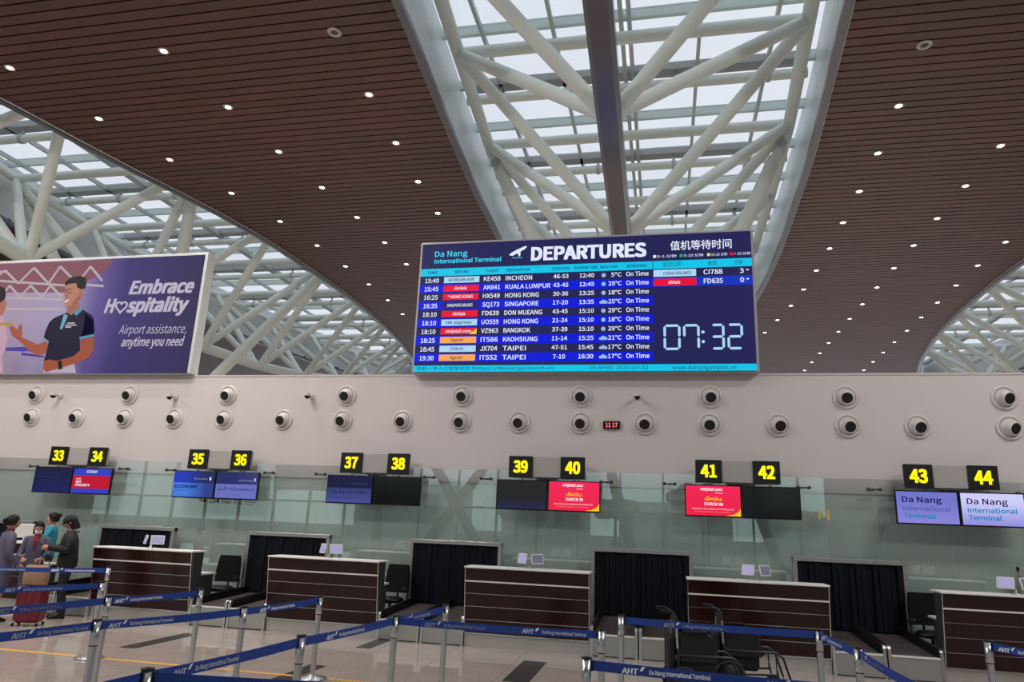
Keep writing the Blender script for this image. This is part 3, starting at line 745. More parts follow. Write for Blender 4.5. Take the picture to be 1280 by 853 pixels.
for i, (tm_, fl_, de, co, bt, tp, lc, ln, ic) in enumerate(rowsd):
    zt = 6.575-i*RH; zb = zt-RH; zc = zb+RH*.5
    row = rect(emat('led_navy', (32, 32, 84), 1) if i % 2 == 0 else LB, X0, DIV-.006, zb, zt, -.001, bd, 'table_row')
    h = .088; bz_ = zc-h/2
    text(tm_, -4.635, -4.345, bz_-.005, h, TY, LW, row, .01)
    lm = {'w': LI, 'r': LR_, 'n': emat('led_navy', (32, 32, 84), 1), 'v': emat('led_red2', (236, 20, 40), 1), 'o': LO}[lc]
    lg = rect(lm, -4.24, -3.51, zb+.025, zt-.025, -.003, row, 'airline_logo')
    text(ln, -4.14 if len(ln) > 8 else -4.02, -3.62 if len(ln) > 8 else -3.76, zc-.03, .06, TY, LD if lc in 'wo' else LW, lg, .01, .2 if lc == 'r' else 0)
    if lc == 'v': MB().poly([(-3.66, zb+.025), (-3.51, zb+.025), (-3.51, zt-.04)], TY, TY+.001).build('yellow_corner', e_yel, lg)
    text(fl_, -3.42, -3.08, bz_, h, TY, LW, row, .01)
    text(de, -2.975, -2.975+.073*len(de)+.015, bz_, h, TY, LW, row, .01)
    text(co, -2.03 if len(co) > 4 else -2.0, -1.735 if len(co) > 4 else -1.77, bz_+.01, h*.9, TY, LW, row, .01)
    text(bt, -1.52, -1.24, bz_+.01, h*.9, TY, LW, row, .01)
    cl = MB()
    if ic == 's': cl.lathe([(0, .001), (.042, .0)], ax=(0, -1, 0), o=(-1.06, -.003, zc), n=14)
    else:
        for dx, dz, r_ in ((-.05, -.012, .028), (0, 0, .042), (.05, -.01, .03)): cl.lathe([(0, .001), (r_, 0)], ax=(0, -1, 0), o=(-1.06+dx, -.003+dx*.01, zc+dz), n=12)
    cl.build('weather_icon', emat('led_cloud', (150, 185, 215), 1), row)
    text(tp, -.97 if len(tp) > 3 else -.92, -.722, bz_+.01, h*.9, TY, LW, row, .01); text('On Time', -.635, -.215, bz_+.01, h*.95, TY, LW, row, .01)
for i, (n_, m_, lc, ln) in enumerate([('CI788', '3', 'w', 'CHINA AIRLINES'), ('FD635', '0', 'r', 'AirAsia')]):
    zt = 6.575-i*RH; zb = zt-RH; zc = (zt+zb)/2
    row = rect(emat('led_navy', (32, 32, 84), 1) if i == 0 else emat('led_blue2', (14, 50, 190), 1), DIV+.006, X1, zb, zt, -.001, bd, 'waiting_row')
    lg = rect(LI if lc == 'w' else LR_, DIV+.01, .652, zb+.02, zt-.02, -.003, row, 'airline_logo')
    text(ln, .05 if lc == 'w' else .14, .56 if lc == 'w' else .36, zc-.035, .06, TY, LD if lc == 'w' else LW, lg, .01, .2 if lc == 'r' else 0)
    text(n_, .785, 1.125, zc-.045, .09, TY, LW, row, .01); text(m_, 1.43, 1.50, zc-.04, .09, TY, LW, row, .01)
    MB().poly([(1.53, zc+.03), (1.60, zc+.03), (1.565, zc-.0)][::-1], TY, TY+.001).build('arrow_symbol', LW, row)
# seven-segment clock
def seg7(x, z, w, h, on):
    m = MB(); t = .045; g = .008
    def hs(zc): m.poly([(x+g, zc), (x+g+t/2, zc-t/2), (x+w-g-t/2, zc-t/2), (x+w-g, zc), (x+w-g-t/2, zc+t/2), (x+g+t/2, zc+t/2)], TY, TY+.002)
    def vs(xc, za, zb): m.poly([(xc, za+g), (xc+t/2, za+g+t/2), (xc+t/2, zb-g-t/2), (xc, zb-g), (xc-t/2, zb-g-t/2), (xc-t/2, za+g+t/2)], TY, TY+.002)
    if 'a' in on: hs(z+h)
    if 'g' in on: hs(z+h/2)
    if 'd' in on: hs(z)
    if 'f' in on: vs(x, z+h/2, z+h)
    if 'b' in on: vs(x+w, z+h/2, z+h)
    if 'e' in on: vs(x, z, z+h/2)
    if 'c' in on: vs(x+w, z, z+h/2)
    m.build('clock_digit', LI, bd)
seg7(.065, 5.02, .26, .44, 'abcdef'); seg7(.415, 5.02, .25, .44, 'abcf'.replace('f', '')+'f'); seg7(.90, 5.02, .2, .44, 'abgcd'); seg7(1.19, 5.02, .23, .44, 'abged')
MB().lathe([(0, .001), (.03, 0)], ax=(0, -1, 0), o=(.745, -.003, 5.15), n=10).lathe([(0, .001), (.03, 0)], ax=(0, -1, 0), o=(.745, -.003, 5.33), n=10).build('clock_colon', LI, bd)

# ---------------------------------------------------------------- banner lightbox
YN = 12.98
bn = thing('advert_lightbox', 'wide purple advertising lightbox reading Embrace Hospitality above the wall', 'banner', (0, YN, 0))
BX0, BX1, BZ0, BZ1 = -16.6, -9.80, 4.62, 7.28
MB().bev(BX0-.06, BX1+.07, .03, .30, BZ0+.0, BZ1+.07, .01).build('housing', mat('box_white', (204, 208, 206), .4), bn)
def banner_mat():
    m = bpy.data.materials.new('printed_backdrop'); m.use_nodes = True; n = m.node_tree; b = n.nodes['Principled BSDF']; b.inputs['Roughness'].default_value = .6; b.inputs['Specular IOR Level'].default_value = .12
    t = n.nodes.new('ShaderNodeTexCoord'); s = n.nodes.new('ShaderNodeSeparateXYZ'); n.links.new(t.outputs['Object'], s.inputs[0])
    mr = n.nodes.new('ShaderNodeMapRange'); mr.inputs['From Min'].default_value = -15.6; mr.inputs['From Max'].default_value = -9.8; n.links.new(s.outputs['X'], mr.inputs['Value'])
    r = n.nodes.new('ShaderNodeValToRGB'); e = r.color_ramp.elements; e[0].color = (*L((196, 166, 186)), 1); e[1].color = (*L((42, 36, 92)), 1)
    x = e.new(.42); x.color = (*L((190, 176, 214)), 1); x = e.new(.56); x.color = (*L((112, 92, 172)), 1); x = e.new(.68); x.color = (*L((62, 50, 128)), 1)
    n.links.new(mr.outputs[0], r.inputs['Fac'])
    mz = n.nodes.new('ShaderNodeMapRange'); mz.inputs['From Min'].default_value = 4.6; mz.inputs['From Max'].default_value = 5.9; mz.inputs['To Min'].default_value = .62; mz.inputs['To Max'].default_value = 0.
    n.links.new(s.outputs['Z'], mz.inputs['Value'])
    nz = n.nodes.new('ShaderNodeTexNoise'); nz.inputs['Scale'].default_value = 2.2; nz.inputs['Detail'].default_value = 6; n.links.new(t.outputs['Object'], nz.inputs['Vector'])
    mu = n.nodes.new('ShaderNodeMath'); mu.operation = 'MULTIPLY'; n.links.new(mz.outputs[0], mu.inputs[0]); n.links.new(nz.outputs['Fac'], mu.inputs[1])
    mx = n.nodes.new('ShaderNodeMix'); mx.data_type = 'RGBA'; mx.inputs[7].default_value = (*L((30, 16, 96)), 1)
    n.links.new(mu.outputs[0], mx.inputs[0]); n.links.new(r.outputs['Color'], mx.inputs[6])
    b.inputs['Base Color'].default_value = (.02, .02, .02, 1); n.links.new(mx.outputs[2], b.inputs['Emission Color']); b.inputs['Emission Strength'].default_value = .66
    return m
MB().box(BX0, BX1, .0, .029, BZ0, BZ1).build('printed_face', banner_mat(), bn)
def bem(name, c): return emat('print_'+name, c, .7, .5)
pr = []
k_ = 0
def flat(name, pts, col, layer, lab=None):
    y = -.001-.001*layer
    a = sum(p[0]*q[1]-q[0]*p[1] for p, q in zip(pts, pts[1:]+pts[:1]))
    if a < 0: pts = pts[::-1]
    o = MB().poly(pts, y-.0008, y).build(name, bem('%d_%d_%d' % col, col), bn)
    if lab: o['label'] = lab
    return o
# pixel in the enlarged crop -> banner plane; the crop shows the banner from x=-15.2 to -12.1
def bp(u, v):  # crop of the photo: 792 x 853 over px 0..130, 330..470
    X = u*130/792; Y = v*140/853+330
    # plane map from measured corners: left frame (-15.3..), man (px 95,347)->(-13.04,6.863) (118,420)->(-12.25,5.47) (12,410)->(-14.55,5.70) (55,467)->(-13.36,4.63)
    d = fwd*890.74+r2*(X-640)+u2*(426.5-Y); d = d/d.y
    return (d.x*YN, CAMZ+d.z*YN)
def BP(*uv): return [bp(*p) for p in uv]
# printed roof: maroon with pale lattice
flat('printed_roof', [(-16.5, 7.26), (-12.1, 7.26), (-12.3, 6.95), (-13.2, 6.5), (-16.5, 6.6)], (150, 92, 104), 0)
lat = MB()
def lin(a, b, w=.035):
    a = Vector((a[0], a[1])); b = Vector((b[0], b[1])); d = (b-a).normalized(); n = Vector((-d.y, d.x))*w
    lat.poly([tuple(a-n), tuple(b-n), tuple(b+n), tuple(a+n)], -.0035, -.0028)
for (a, b) in [((0, 60), (60, 60)), ((0, 80), (40, 50)), ((40, 50), (140, 150)), ((140, 150), (260, 30)), ((260, 30), (370, 150)), ((370, 150), (460, 20)), ((460, 20), (545, 105)), ((0, 130), (500, 165)), ((0, 260), (480, 272)), ((20, 240), (75, 165)), ((75, 165), (150, 255)), ((150, 255), (235, 165)), ((235, 165), (320, 258)), ((320, 258), (385, 165)), ((385, 165), (470, 250)), ((620, 110), (690, 20)), ((690, 20), (780, 130)), ((660, 160), (790, 170)), ((0, 345), (470, 345))]:
    lin(bp(*a), bp(*b), .028)
lat.build('printed_lattice', bem('lattice', (206, 190, 200)), bn)
flat('printed_trousers', BP((330, 830), (345, 740), (560, 740), (580, 832)), (205, 192, 206), 3)
flat('printed_forearm', BP((70, 480), (95, 470), (130, 500), (165, 450), (172, 520), (165, 560), (290, 615), (345, 590), (372, 600), (350, 680), (300, 700), (235, 675), (150, 590), (90, 545)), (186, 98, 78), 4)
flat('printed_shirt', BP((335, 560), (345, 520), (375, 450), (410, 415), (500, 375), (530, 370), (625, 345), (700, 390), (716, 420), (720, 540), (610, 570), (612, 660), (600, 720), (470, 745), (335, 740), (350, 690), (372, 600)), (28, 24, 56), 5)
flat('printed_sleeve_trim', BP((330, 560), (372, 588), (370, 606), (328, 578)), (120, 180, 200), 6)
flat('printed_sleeve_trim', BP((606, 558), (718, 535), (718, 552), (608, 575)), (90, 170, 195), 6)
flat('printed_arm', BP((615, 580), (716, 556), (715, 650), (690, 705), (620, 745), (480, 790), (350, 825), (330, 800), (335, 740), (380, 728), (430, 740), (560, 705), (612, 660)), (180, 92, 66), 6)
flat('printed_watch', BP((443, 742), (470, 735), (478, 800), (448, 808)), (22, 20, 26), 7)
flat('printed_neck', BP((515, 320), (600, 290), (610, 345), (545, 392), (510, 370)), (186, 116, 96), 6)
flat('printed_collar', BP((565, 370), (615, 330), (632, 350), (580, 400)), (86, 168, 196), 7)
flat('printed_placket', BP((490, 380), (520, 395), (475, 500), (457, 498)), (120, 190, 210), 7)
flat('printed_face_shape', BP((500, 165), (600, 140), (640, 170), (635, 240), (600, 290), (540, 325), (500, 325), (487, 290), (497, 265), (488, 235), (497, 210)), (206, 140, 118), 8)
flat('printed_hair', BP((497, 170), (500, 140), (540, 105), (610, 93), (655, 105), (660, 150), (650, 190), (618, 195), (590, 180), (585, 148), (530, 150)), (34, 28, 34), 9)
flat('printed_smile', BP((492, 285), (530, 268), (525, 285), (497, 300)), (240, 232, 230), 9)
flat('printed_brow', BP((500, 200), (545, 188), (545, 195), (500, 207)), (70, 40, 36), 9)
flat('printed_brow', BP((520, 220), (548, 214), (548, 220), (520, 225)), (60, 36, 34), 9)
flat('printed_hair', BP((0, 170), (35, 185), (48, 220), (40, 265), (0, 300)), (30, 22, 30), 4)
flat('printed_cheek', BP((0, 300), (35, 262), (52, 300), (40, 350), (20, 390), (0, 395)), (196, 120, 104), 3)
flat('printed_blouse', BP((0, 400), (25, 395), (60, 560), (40, 660), (15, 700), (25, 830), (0, 832)), (224, 176, 200), 3)
flat('printed_card', BP((0, 450), (95, 448), (95, 470), (0, 472)), (200, 160, 60), 5)
flat('printed_eye', BP((505, 214), (520, 209), (522, 216), (507, 219)), (40, 24, 26), 9)
flat('printed_nose_shade', BP((512, 225), (498, 255), (512, 262), (520, 250)), (176, 104, 86), 9)
flat('printed_ear', BP((605, 205), (625, 195), (628, 240), (610, 262)), (190, 118, 98), 9)
flat('printed_cheek_shade', BP((600, 240), (632, 235), (600, 292), (545, 325), (560, 290)), (184, 112, 92), 8)
flat('printed_shirt_shade', BP((610, 570), (720, 540), (715, 430), (650, 380), (640, 480)), (22, 18, 46), 5)
flat('printed_crowd', BP((30, 640), (180, 632), (330, 640), (330, 660), (180, 668), (35, 662)), (88, 72, 176), 1)
flat('printed_crowd', BP((165, 675), (330, 700), (340, 715), (165, 696)), (80, 64, 170), 1)
pw = emat('print_white', (232, 228, 236), .82, .5)
for z, a, b in ((450, 515, 572), (466, 500, 585), (480, 500, 545)):
    p = bp(a, z); q_ = bp(b, z); rect(pw, p[0], q_[0], p[1]-.02, p[1], -.009, bn, 'printed_badge')
pm_ = emat('print_lilac_white', (200, 190, 208), .85, .5)
text('Embrace', -11.55, -9.93, 6.42, .29, -.004, pm_, bn, .03, .22)
text('H', -12.1, -11.82, 6.0, .30, -.004, pm_, bn, .03, .22); text('spitality', -11.53, -9.99, 6.0, .30, -.004, pm_, bn, .03, .22)
hp = []
for i in range(28):
    t_ = 2*PI*i/28; hp.append((-11.675+.0088*16*math.sin(t_)**3, 6.125+.0088*(13*math.cos(t_)-5*math.cos(2*t_)-2*math.cos(3*t_)-math.cos(4*t_))))
hb = MB(); hb.path([(x, -.004, z) for x, z in hp]+[(hp[0][0], -.004, hp[0][1])], .02, 6); hb.build('heart_symbol', pm_, bn)
text('Airport assistance,', -11.62, -9.95, 5.5, .19, -.004, pm_, bn, .0, .22); text('anytime you need', -11.5, -9.96, 5.22, .19, -.004, pm_, bn, .015, .22)

# ---------------------------------------------------------------- queue barriers
m_belt = mat('blue_belt', (22, 62, 148), .6); m_btxt = mat('belt_text', (245, 248, 252), .6)
m_post = mat('polished_post', (196, 198, 200), .27, .9)
PH = .90
post0 = None
def build_post(label, x, y):
    t = thing('barrier_post', label, 'queue barrier', (x, y, 0), 0, 'belt barrier posts')
    MB().lathe([(.0, .0), (.165, .0), (.17, .012), (.15, .022), (.06, .035), (.034, .05)], n=28).build('base', m_post, t)
    MB().lathe([(.031, .04), (.031, PH-.2)], n=20).build('pole', m_post, t)
    MB().lathe([(.031, PH-.205), (.0345, PH-.2), (.0345, PH-.012), (.0345, PH-.012)], n=20).build('head_sleeve', m_post, t)
    MB().lathe([(.035, PH-.014), (.038, PH-.01), (.038, PH), (.0, PH+.003)], n=20).build('cap', m_black, t)
    MB().lathe([(.033, PH-.21), (.036, PH-.205), (.033, PH-.2)], n=20).build('collar', m_black, t)
    return t
def post(label, x, y):
    global post0
    if post0 is None: post0 = build_post(label, x, y); return post0
    return dup(post0, (x, y, 0), 0, label)
PT = [('P1', -8.58, 10.27, 'polished belt post furthest back, in front of the dark clothed traveller'), ('P2', -6.93, 8.23, 'polished belt post left, middle one of the overlapping trio'),
      ('P3', -5.74, 6.94, 'polished belt post left, right one of the overlapping trio'), ('P17', -4.60, 5.48, 'thick looking belt post nearest the camera at the left trio'),
      ('P4', -5.48, 8.15, 'belt post in front of the first counter, left of the inlaid strip end'), ('P5', -4.11, 6.87, 'belt post left of the second counter, joining two blue belts'),
      ('P6', -3.95, 8.21, 'belt post in front of the second counter with its round base in view'), ('P7', -2.76, 5.48, 'belt post with black cap where the long slanting belt meets, lower left centre'),
      ('P8', -2.56, 7.00, 'belt post at the corner left of the middle counter, black capped'), ('P9', -2.41, 8.20, 'slim belt post just left of the middle counter'),
      ('P10', -.57, 7.03, 'belt post at the right end of the middle counter belt'), ('P11', -.46, 8.26, 'belt post before the middle black curtain'),
      ('P12', -.55, 5.49, 'nearest belt post bottom centre with side buckle'), ('P13', -2.94, 3.97, 'belt post cap at the bottom edge, left of centre'),
      ('P14', 1.51, 8.13, 'belt post in front of the right end of the wheelchair counter'), ('P15', 1.61, 7.02, 'belt post on the descending belt, right of the wheelchairs'),
      ('P16', 3.04, 8.15, 'belt post in front of the rightmost counter'),
      ('A', -10.40, 9.24, 'belt post outside the left edge, rear row'), ('B', -8.0, 6.25, 'belt post outside the left edge, second row'), ('Cc', -6.25, 4.80, 'belt post outside the left edge, third row'), ('Dd', -4.95, 4.10, 'belt post outside the left edge, front row'),
      ('Ee', -3.1, 3.0, 'belt post outside the frame, below the bottom edge'), ('Ff', -.8, 4.40, 'belt post outside the frame, below the bottom centre'), ('Gg', 1.65, 5.35, 'belt post outside the frame at the end of the descending belt'), ('Hh', 3.95, 6.7, 'belt post outside the right edge')]
PD = {}
for n_, x, y, lab in PT: PD[n_] = (x, y, post(lab, x, y))
# belt lettering mesh, about 0.6 m long
def belt_print():
    a = text('AHT', 0, .115, .013, .034, 0, m_btxt, None, .03, .1); b = text('Da Nang International Terminal', .19, .60, .018, .028, 0, m_btxt, None, .016)
    c = MB().poly([(.125, .036), (.14, .032), (.155, .05), (.135, .055)], -.0003, .0003).poly([(.13, .046), (.155, .052), (.165, .066), (.14, .062)], -.0003, .0003).build('x', m_btxt)
    bm = bmesh.new()
    for o in (a, b, c): bm.from_mesh(o.data); 
    me = bpy.data.meshes.new('lettering'); bm.to_mesh(me); me.materials.append(m_btxt)
    for o in (a, b, c): bpy.data.objects.remove(o)
    return me
BPM = belt_print()
def belt(a, b, ph=.12):
    ax, ay, t = PD[a]; bx, by, _ = PD[b]
    A = Vector((ax, ay, 0)); B = Vector((bx, by, 0)); d = (B-A); Ln = d.length; d.normalize()
    mid = (A+B)/2; n = d.cross(Vector((0, 0, 1)))
    flip = n.dot(Vector((0, 0, 0))-mid) < 0
    rz = math.atan2(d.y, d.x)
    zt, zb = PH-.018, PH-.086
    N = 14; mb = MB(); vs = []
    for i in range(N+1):
        s = .034+(Ln-.068)*i/N; sag = -.012*Ln/2*4*(i/N)*(1-i/N)
        for (yy, zz) in ((-.0012, zb), (.0012, zb), (.0012, zt), (-.0012, zt)): vs.append((s, yy, zz+sag))
    fs = [(i*4+j, i*4+(j+1) % 4, i*4+4+(j+1) % 4, i*4+4+j) for i in range(N) for j in range(4)]
    mb.add(vs, fs)
    be = mb.build('belt', m_belt, t); be.rotation_euler = (0, 0, rz)
    for xe in (.030, Ln-.046):
        o = MB().box(xe, xe+.016, -.009, .009, zb-.004, zt+.002).build('belt_end', m_black, t); o.rotation_euler = (0, 0, rz)
    s = ph
    while s+.62 < Ln-.05:
        sm = s+.31; sag = -.012*Ln/2*4*(sm/Ln)*(1-sm/Ln)
        o = put('lettering', BPM, be)
        if not flip: o.location = (s, -.0042, zb+sag)
        else: o.location = (Ln-s, .0042, zb+sag); o.rotation_euler = (0, 0, PI)
        s += .95
for a, b, ph in [('A', 'P1', .35), ('B', 'P2', 1.2), ('Cc', 'P3', 1.1), ('P3', 'P4', .08), ('Dd', 'P17', .75), ('P17', 'P5', .1), ('P5', 'P6', .25), ('Ee', 'P13', .2), ('P13', 'P7', .2), ('P7', 'P8', .35), ('P8', 'P9', .2), ('P8', 'P10', .3), ('P13', 'Ff', .9), ('P11', 'P14', .45), ('P14', 'P15', .1), ('P15', 'Gg', .1), ('P12', 'Gg', .25), ('P16', 'Hh', .1)]:
    belt(a, b, ph)

# ---------------------------------------------------------------- wheelchairs
m_wc = mat('wheelchair_frame', (62, 62, 66), .35, .6); m_fab = mat('black_nylon', (18, 18, 20), .75); m_tyre = mat('grey_tyre', (44, 44, 46), .7)
def wheelchair(label, x, y, rz):
    t = thing('wheelchair', label, 'wheelchair', (x, y, 0), rz, 'parked black wheelchairs')
    MB().bev(.02, .40, -.19, .19, .26, .46, .03).build('under_seat_bag', m_fab, t)
    w = .21   # half width; faces +x
    for s in (-1, 1):
        yy = s*w
        wh = MB(); rim = [(.17*math.cos(a), 0, .17*math.sin(a)) for a in [2*PI*i/28 for i in range(29)]]
        wh.path([(p[0]+.05, yy+s*.03, p[2]+.186) for p in rim], .016, 8)
        W_ = wh.build('rear_wheel', m_tyre, t)
        MB().lathe([(.0, -.012), (.03, -.012), (.15, -.006), (.155, .006), (.03, .012), (.0, .012)], o=(.05, yy+s*.03, .186), ax=(0, 1, 0), n=20).build('wheel_disc', m_wc, W_)
        cw = MB().tube((.62, yy-.015, .09), (.62, yy+.015, .09), .085, n=18).build('caster_wheel', m_tyre, t)
        MB().path([(.62, yy-.02, .09), (.60, yy-.02, .2), (.58, yy, .3)], .01, 8).build('caster_fork', m_wc, t)
        f = MB().path([(-.02, yy, .10), (.0, yy, .5), (-.02, yy, .86), (-.05, yy, .91), (-.15, yy, .925)], .013, 10)
        f.path([(.0, yy, .48), (.58, yy, .48), (.66, yy, .42), (.74, yy, .16)], .013, 10).path([(.0, yy, .22), (.58, yy, .24), (.58, yy, .48)], .012, 10)
        f.build('side_frame', m_wc, t)
        MB().path([(-.06, yy, .915), (-.12, yy, .925), (-.19, yy, .925)], .021, 10).build('push_handle', m_black, t)
        MB().path([(.01, yy, .70), (.30, yy, .71), (.38, yy, .66), (.40, yy, .48)], .012, 8).build('arm_tube', m_wc, t)
        MB().bev(.03, .32, yy-.025, yy+.025, .70, .74, .01).build('armrest', m_black, t)
        MB().box(.02, .42, yy-.006, yy+.006, .42, .70).build('side_guard', m_fab, t)
        MB().bev(.68, .84, yy-.17*(s > 0), yy+.17*(s < 0), .10, .118, .006).build('footplate', m_black, t)
        MB().path([(.74, yy, .16), (.75, yy, .11)], .012, 8).build('foot_hanger', m_steel, t)
        MB().tube((-.012, yy, .55), (-.02, yy, .80), .016, n=8).build('back_tube', m_steel, t)
    MB().bev(.0, .44, -w, w, .47, .50, .01).build('seat', m_fab, t)
    MB().bev(-.025, .0, -w, w, .50, .86, .01).build('backrest', m_fab, t)
    MB().bev(-.11, -.03, -.19, .19, .30, .66, .02).build('rear_pouch', m_fab, t)
    MB().tube((.05, -w, .24), (.45, w, .46), .012).tube((.05, w, .24), (.45, -w, .46), .012).build('cross_brace', m_wc, t)
    MB().tube((.05, -w-.04, .186), (.05, w+.04, .186), .012).build('axle', m_steel, t)
    return t
wheelchair('black folding wheelchair nearer the camera, left of the pair', .12, 8.86, .12)
wheelchair('black folding wheelchair behind and to the right of the other', .66, 9.5, .08)

# ---------------------------------------------------------------- people
m_skin = mat('skin', (196, 146, 122), .55); m_hair = mat('dark_hair', (13, 10, 10), .6, spec=.25)
def skin_mesh(verts, radii, edges, sub=1):
    me = bpy.data.meshes.new('sk'); me.from_pydata(verts, edges, []); o = bpy.data.objects.new('sk', me); COL.objects.link(o)
    md = o.modifiers.new('s', 'SKIN'); md.use_smooth_shade = True
    for i, sv in enumerate(me.skin_vertices[0].data):
        r = radii[i]; sv.radius = r if hasattr(r, '__len__') else (r, r); sv.use_root = (i == 0)
    if sub: sb = o.modifiers.new('u', 'SUBSURF'); sb.levels = sub; sb.render_levels = sub
    dg = bpy.context.evaluated_depsgraph_get(); out = bpy.data.meshes.new_from_object(o.evaluated_get(dg)); bpy.data.objects.remove(o)
    return out
def head_mb(mb, c, R):
    # head facing -y, with jaw, nose, brow, ears
    n, k = 24, 16; vs = []
    for i in range(k+1):
        a = PI*i/k
        for j in range(n):
            t = 2*PI*j/n; x = math.sin(a)*math.cos(t); y = math.sin(a)*math.sin(t); z = math.cos(a)
            X, Y, Z = x*.074, y*.094, z*.115
            if z < 0: X *= 1-.30*(-z)**1.3; Y *= 1-.16*(-z)
            if y < -.3:
                fr = max(0, 1-abs(x)/.28)
                if -.35 < z < .12: Y -= .020*fr*(1-abs((z+.18)/.3))*1.0 if abs((z+.18)/.3) < 1 else 0
                if abs(z+.5) < .12: Y -= .006*fr
                if abs(z-.12) < .1 and .15 < abs(x) < .55: Y += .007
                if z < -.75: Y -= .008*fr
            vs.append(c+R @ Vector((X, Y, Z)))
    mb.add(vs, [(i*n+j, (i+1)*n+j, (i+1)*n+(j+1) % n, i*n+(j+1) % n) for i in range(k) for j in range(n)], True)
    for s in (-1, 1): mb.ball(c+R @ Vector((s*.076, .008, -.005)), .03, 10, (.32, .6, 1.05), R.to_3x3() if hasattr(R, 'to_3x3') else R)
def hand_chain(V, Rd, E, wi, wrist, d, side, nrm, sc=1., curl=.5):
    """five separate fingers rooted in a palm; d = direction of the hand, nrm = palm normal, side = toward thumb"""
    d = d.normalized(); nrm = (nrm-d*nrm.dot(d)).normalized(); side = d.cross(nrm).normalized()*side
    def add(p, r, par): V.append(p); Rd.append(r); E.append((par, len(V)-1)); return len(V)-1
    pm_ = add(wrist+d*.05*sc, (.020*sc, .030*sc), wi)
    for q in range(4):
        off = (.030-.020*q)*sc; ln = (.060, .068, .064, .050)[q]*sc
        b0 = add(wrist+d*.085*sc+side*off, .0095*sc, pm_)
        b1 = add(V[b0]+d*ln*.5+nrm*ln*.2*curl, .0085*sc, b0)
        add(V[b1]+d*ln*.45*(1-curl*.6)+nrm*ln*.45*curl, .007*sc, b1)
    t0 = add(wrist+d*.035*sc+side*.035*sc, .011*sc, wi)
    t1 = add(V[t0]+(d*.03+side*.022+nrm*.008)*sc, .0095*sc, t0)
    add(V[t1]+(d*.028+side*.006+nrm*.014)*sc, .0075*sc, t1)
def figure(label, x, y, rz, h, arms, head=(0, 0, 0), legs=None, lean=0.):
    """arms: [(elbow, wrist)] left(-x) then right(+x), local coordinates, metres for h=1.6; figure faces -y"""
    t = thing('person', label, 'person', (x, y, 0), rz, None)
    s = h/1.6
    hip = Vector((0, .0, .84)); chest = Vector((0, -lean*.35, 1.18)); nb = Vector((0, -lean*.5, 1.345)); hc = nb+Vector((0, -.02-lean*.1, .145))
    V = [Vector((0, 0, .88)), Vector((0, -lean*.18, 1.03)), chest, Vector((0, -lean*.45, 1.30)), nb, nb+Vector((0, -.008, .07))]
    Rd = [(.135, .10), (.12, .088), (.14, .095), (.10, .07), .05, .047]; E = [(0, 1), (1, 2), (2, 3), (3, 4), (4, 5)]
    def add(p, r, par): V.append(Vector(p)); Rd.append(r); E.append((par, len(V)-1)); return len(V)-1
    legs = legs or [((-.085, -.01, .47), (-.09, .03, .08)), ((.085, -.01, .47), (.09, .03, .08))]
    for kx, (kn, an) in zip((-1, 1), legs):
        a = add((kx*.085, 0, .80), .082, 0); b = add(kn, .055, a); c = add(an, .037, b)
        add(Vector(an)+Vector((0, -.10, -.045)), .033, c)
    for kx, (el, wr) in zip((-1, 1), arms):
        sh = add((kx*.15, -lean*.45, 1.28), .042, 3); e = add(el, .038, sh); w = add(wr, .026, e)
        d = (Vector(wr)-Vector(el))
        hand_chain(V, Rd, E, w, Vector(wr), d, kx, Vector((-kx*.6, 0, -.6)) if abs(d.normalized().z) < .8 else Vector((-kx, -.2, 0)))
    me = skin_mesh([tuple(v*s) for v in V], [tuple(a*s for a in r) if hasattr(r, '__len__') else r*s for r in Rd], E)
    mb = MB()
    R = Matrix.Rotation(head[2], 3, 'Z') @ Matrix.Rotation(head[0], 3, 'X')
    head_mb(mb, Vector((0, 0, 0)), R)
    mb.v = [tuple(Vector(v)*s+hc*s) for v in mb.v]
    h_ = bpy.data.meshes.new('h'); h_.from_pydata(mb.v, [], mb.f); bm = bmesh.new(); bm.from_mesh(me); bm.from_mesh(h_)
    for f in bm.faces: f.smooth = True
    me2 = bpy.data.meshes.new('body'); bm.to_mesh(me2); me2.materials.append(m_skin)
    body = put('body', me2, t)
    fc = MB()
    for q in (-1, 1):
        fc.ball((hc+R @ Vector((q*.028, -.083, .012)))*s, .009*s, 8, (1.4, .6, .8))
    fc.build('eyes', m_hair, t)
    fc = MB().ball((hc+R @ Vector((0, -.085, -.055)))*s, .016*s, 8, (1.3, .35, .3)).build('mouth', mat('lips', (160, 84, 80), .5), t)
    def hair(shape):
        m = MB(); n = 22; k = 10; vs = []
        for i in range(k+1):
            a = PI*.62*i/k
            for j in range(n):
                u = 2*PI*j/n; yb = math.sin(u)
                aa = a*(1 if yb > -.2 else (1-.42*min(1, (-yb-.2)/.5)))
                p = Vector((math.sin(aa)*math.cos(u)*.086, math.sin(aa)*math.sin(u)*.106+.008, math.cos(aa)*.126+.004))
                if shape == 'bob' and yb > -.15 and i > 6: p.z -= .02*(i-6)
                vs.append((hc+R @ p)*s)
        m.add(vs, [(i*n+j, (i+1)*n+j, (i+1)*n+(j+1) % n, i*n+(j+1) % n) for i in range(k) for j in range(n)], True)
        if shape == 'bun': m.ball((hc+R @ Vector((0, .115, .03)))*s, .042*s, 12, (1.1, .8, 1))
        if shape == 'topbun': m.ball((hc+R @ Vector((0, .10, .075)))*s, .045*s, 12, (1.1, .9, .9))
        return m.build('hair', m_hair, t)
    return t, s, V, hc, R, hair
